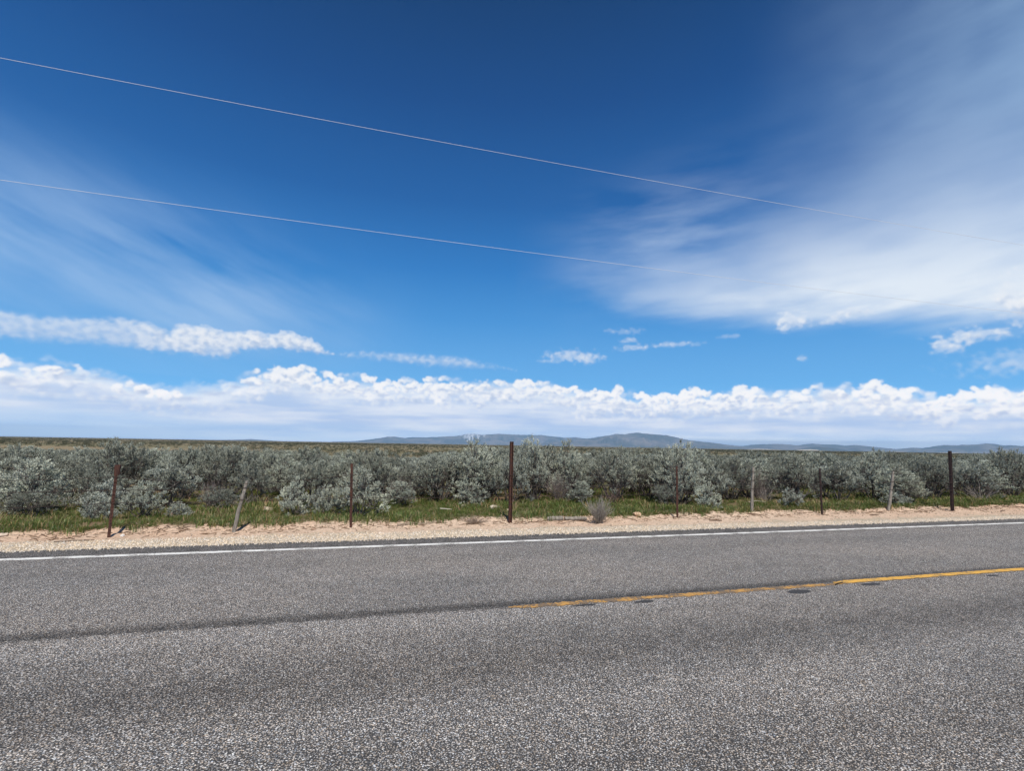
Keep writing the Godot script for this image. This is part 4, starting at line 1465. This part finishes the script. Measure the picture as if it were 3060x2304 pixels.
func build_mountains() -> void:
	var brush := Color(0.095, 0.10, 0.08)
	var bare := Color(0.25, 0.215, 0.18)
	ridge("mountain_range", "long blue range with a little snow on its highest knob", [Vector2(-3.53, 0.07), Vector2(-1.44, 0.15), Vector2(0.85, 0.48), Vector2(1.98, 0.74), Vector2(2.92, 0.72), Vector2(3.69, 0.61), Vector2(4.74, 0.72), Vector2(6.36, 0.74), Vector2(7.69, 0.82), Vector2(9.71, 0.99), Vector2(10.64, 1.25), Vector2(11.47, 1.29), Vector2(12.42, 1.15), Vector2(14.58, 1.31), Vector2(16.37, 1.22), Vector2(19.11, 1.25), Vector2(20.47, 1.10), Vector2(21.83, 0.95), Vector2(22.92, 1.05), Vector2(24.00, 0.91), Vector2(25.59, 0.81), Vector2(27.79, 0.40), Vector2(29.58, 0.10)], 14500.0, 3200.0, brush, bare, 501, Vector3(10.9, 1.9, 1.0))
	ridge("mountain", "nearest broad brown-grey mountain", [Vector2(16.96, 0.03), Vector2(19.99, 0.38), Vector2(22.24, 0.72), Vector2(24.00, 0.89), Vector2(25.48, 1.10), Vector2(27.36, 1.48), Vector2(28.37, 1.46), Vector2(29.42, 1.67), Vector2(30.21, 1.61), Vector2(31.87, 1.46), Vector2(32.88, 1.40), Vector2(34.12, 1.12), Vector2(35.24, 0.90), Vector2(36.80, 0.73), Vector2(38.43, 0.51), Vector2(39.61, 0.37), Vector2(41.61, 0.23), Vector2(44.01, 0.07)], 12000.0, 4400.0, brush, bare, 511)
	ridge("distant_hills", "low jagged blue hills past the broad mountain", [Vector2(37.48, 0.09), Vector2(40.27, 0.31), Vector2(41.25, 0.50), Vector2(43.35, 0.61), Vector2(45.36, 0.51), Vector2(46.48, 0.69), Vector2(47.45, 0.62), Vector2(48.29, 0.63), Vector2(49.19, 0.52), Vector2(49.88, 0.62), Vector2(50.77, 0.51), Vector2(51.85, 0.39), Vector2(52.70, 0.30), Vector2(53.56, 0.19)], 13000.0, 2600.0, brush, bare, 521, Vector3(49.9, 0.6, 1.0))
	ridge("distant_hills", "rolling grey-blue hills behind the tall dark post", [Vector2(51.10, 0.0), Vector2(52.69, 0.21), Vector2(54.06, 0.41), Vector2(54.76, 0.39), Vector2(56.32, 0.70), Vector2(56.99, 0.66), Vector2(57.63, 0.72), Vector2(58.36, 0.74), Vector2(58.90, 0.86), Vector2(59.42, 0.82), Vector2(59.93, 0.71), Vector2(60.35, 0.74), Vector2(61.18, 0.65), Vector2(62.65, 0.72), Vector2(64.34, 0.47), Vector2(66.3, 0.30), Vector2(70.0, 0.10)], 12500.0, 3000.0, brush, bare, 531)
	ridge("dark_hill", "small dark rounded hill before the jagged blue hills", [Vector2(45.23, 0.06), Vector2(46.03, 0.28), Vector2(47.08, 0.39), Vector2(47.84, 0.34), Vector2(48.51, 0.19), Vector2(49.06, 0.08)], 9000.0, 1100.0, brush * 0.7, brush, 541)
	ridge("dark_hill", "tiny dark mound beside the small rounded hill", [Vector2(49.40, 0.02), Vector2(50.09, 0.13), Vector2(50.65, 0.02)], 9000.0, 600.0, brush * 0.7, brush, 551)
	ridge("distant_hills", "faint low blue rise on the open horizon", [Vector2(-14.43, 0.0), Vector2(-11.97, 0.13), Vector2(-11.47, 0.17), Vector2(-10.61, 0.11), Vector2(-9.06, 0.02)], 13500.0, 1500.0, brush, bare, 561)
	var pale := Color(0.66, 0.58, 0.47)
	ridge("pale_bluff", "long pale sandy bluff on the horizon under the mountain's tail", [Vector2(40.2, 0.0), Vector2(41.6, 0.06), Vector2(42.81, 0.05), Vector2(43.71, 0.03), Vector2(44.4, 0.0)], 5600.0, 160.0, pale, pale * 0.85, 571)
	ridge("pale_bluff", "short bright pale bluff before the small dark hill", [Vector2(44.9, 0.0), Vector2(45.46, 0.07), Vector2(46.31, 0.12), Vector2(46.87, 0.08), Vector2(47.2, 0.0)], 5600.0, 160.0, pale, pale * 0.85, 581)
	ridge("pale_bluff", "thin pale bluff line near the tall dark post", [Vector2(52.2, 0.0), Vector2(52.9, 0.04), Vector2(53.6, 0.03), Vector2(54.2, 0.0)], 5600.0, 160.0, pale, pale * 0.85, 591)
	ridge("pale_bluff", "thin pale bluff line behind the tall dark post", [Vector2(55.6, 0.0), Vector2(56.2, 0.045), Vector2(57.0, 0.045), Vector2(57.7, 0.0)], 5600.0, 160.0, pale, pale * 0.85, 593)


# ------------------------------------------------------------------ everything in order
func _ready() -> void:
	var clock := Time.get_ticks_msec()
	rng.seed = 1
	var cam := Camera3D.new()
	cam.name = "camera"
	cam.fov = 75.06
	cam.near = 0.1
	cam.far = 40000.0
	cam.transform = Transform3D(Basis(Vector3(0.96195843, 0.0172364, 0.27265157), Vector3(-0.04863404, 0.99287087, 0.10882168), Vector3(-0.26883211, -0.11794208, 0.95593878)), EYE)
	add_child(cam)
	cam.current = true
	var env := Environment.new()
	env.background_mode = Environment.BG_SKY
	var sky := Sky.new()
	var pano := PanoramaSkyMaterial.new()
	pano.panorama = make_sky()
	sky.sky_material = pano
	env.sky = sky
	env.tonemap_mode = Environment.TONE_MAPPER_LINEAR
	env.tonemap_exposure = 1.0
	env.fog_enabled = true
	env.fog_density = HAZE
	env.fog_light_color = Color(0.68, 0.85, 1.0)
	env.sdfgi_enabled = true
	env.ssao_enabled = true
	env.ssil_enabled = true
	var we := WorldEnvironment.new()
	we.name = "environment"
	we.environment = env
	add_child(we)
	var sun := DirectionalLight3D.new()
	sun.name = "sun"
	sun.light_energy = 1.5
	sun.light_color = Color(1.0, 0.97, 0.925)
	sun.light_angular_distance = 0.53
	sun.shadow_enabled = true
	# behind the camera, a little to its right: shadows run away from the road
	var away := deg_to_rad(YAW - 14.0)
	var up := deg_to_rad(57.0)
	add_child(sun)
	sun.look_at_from_position(Vector3.ZERO, Vector3(sin(away) * cos(up), -sin(up), -cos(away) * cos(up)))
	print("sky ", Time.get_ticks_msec() - clock)
	n_ground = noise(51, 0.11, 4)
	n_edge = noise(52, 0.45, 3)
	n_lump = noise(53, 1.1, 4)
	bark = plain_mat(0.95)
	leaf_mat = plain_mat(0.75)
	leaf_mat.backlight_enabled = true
	leaf_mat.backlight = Color(0.12, 0.12, 0.09)
	grass_mat = plain_mat(0.7)
	grass_mat.backlight_enabled = true
	grass_mat.backlight = Color(0.5, 0.6, 0.25)
	var grain := stone_texture(512, 60)
	build_ground(grain)
	print("ground ", Time.get_ticks_msec() - clock)
	build_road()
	print("road ", Time.get_ticks_msec() - clock)
	build_mountains()
	print("mountains ", Time.get_ticks_msec() - clock)
	build_fence()
	build_power_line()
	build_litter()
	print("fence ", Time.get_ticks_msec() - clock)
	build_bushes()
	print("bushes ", Time.get_ticks_msec() - clock)
	build_grass()
	build_gravel()
	print("done ", Time.get_ticks_msec() - clock)
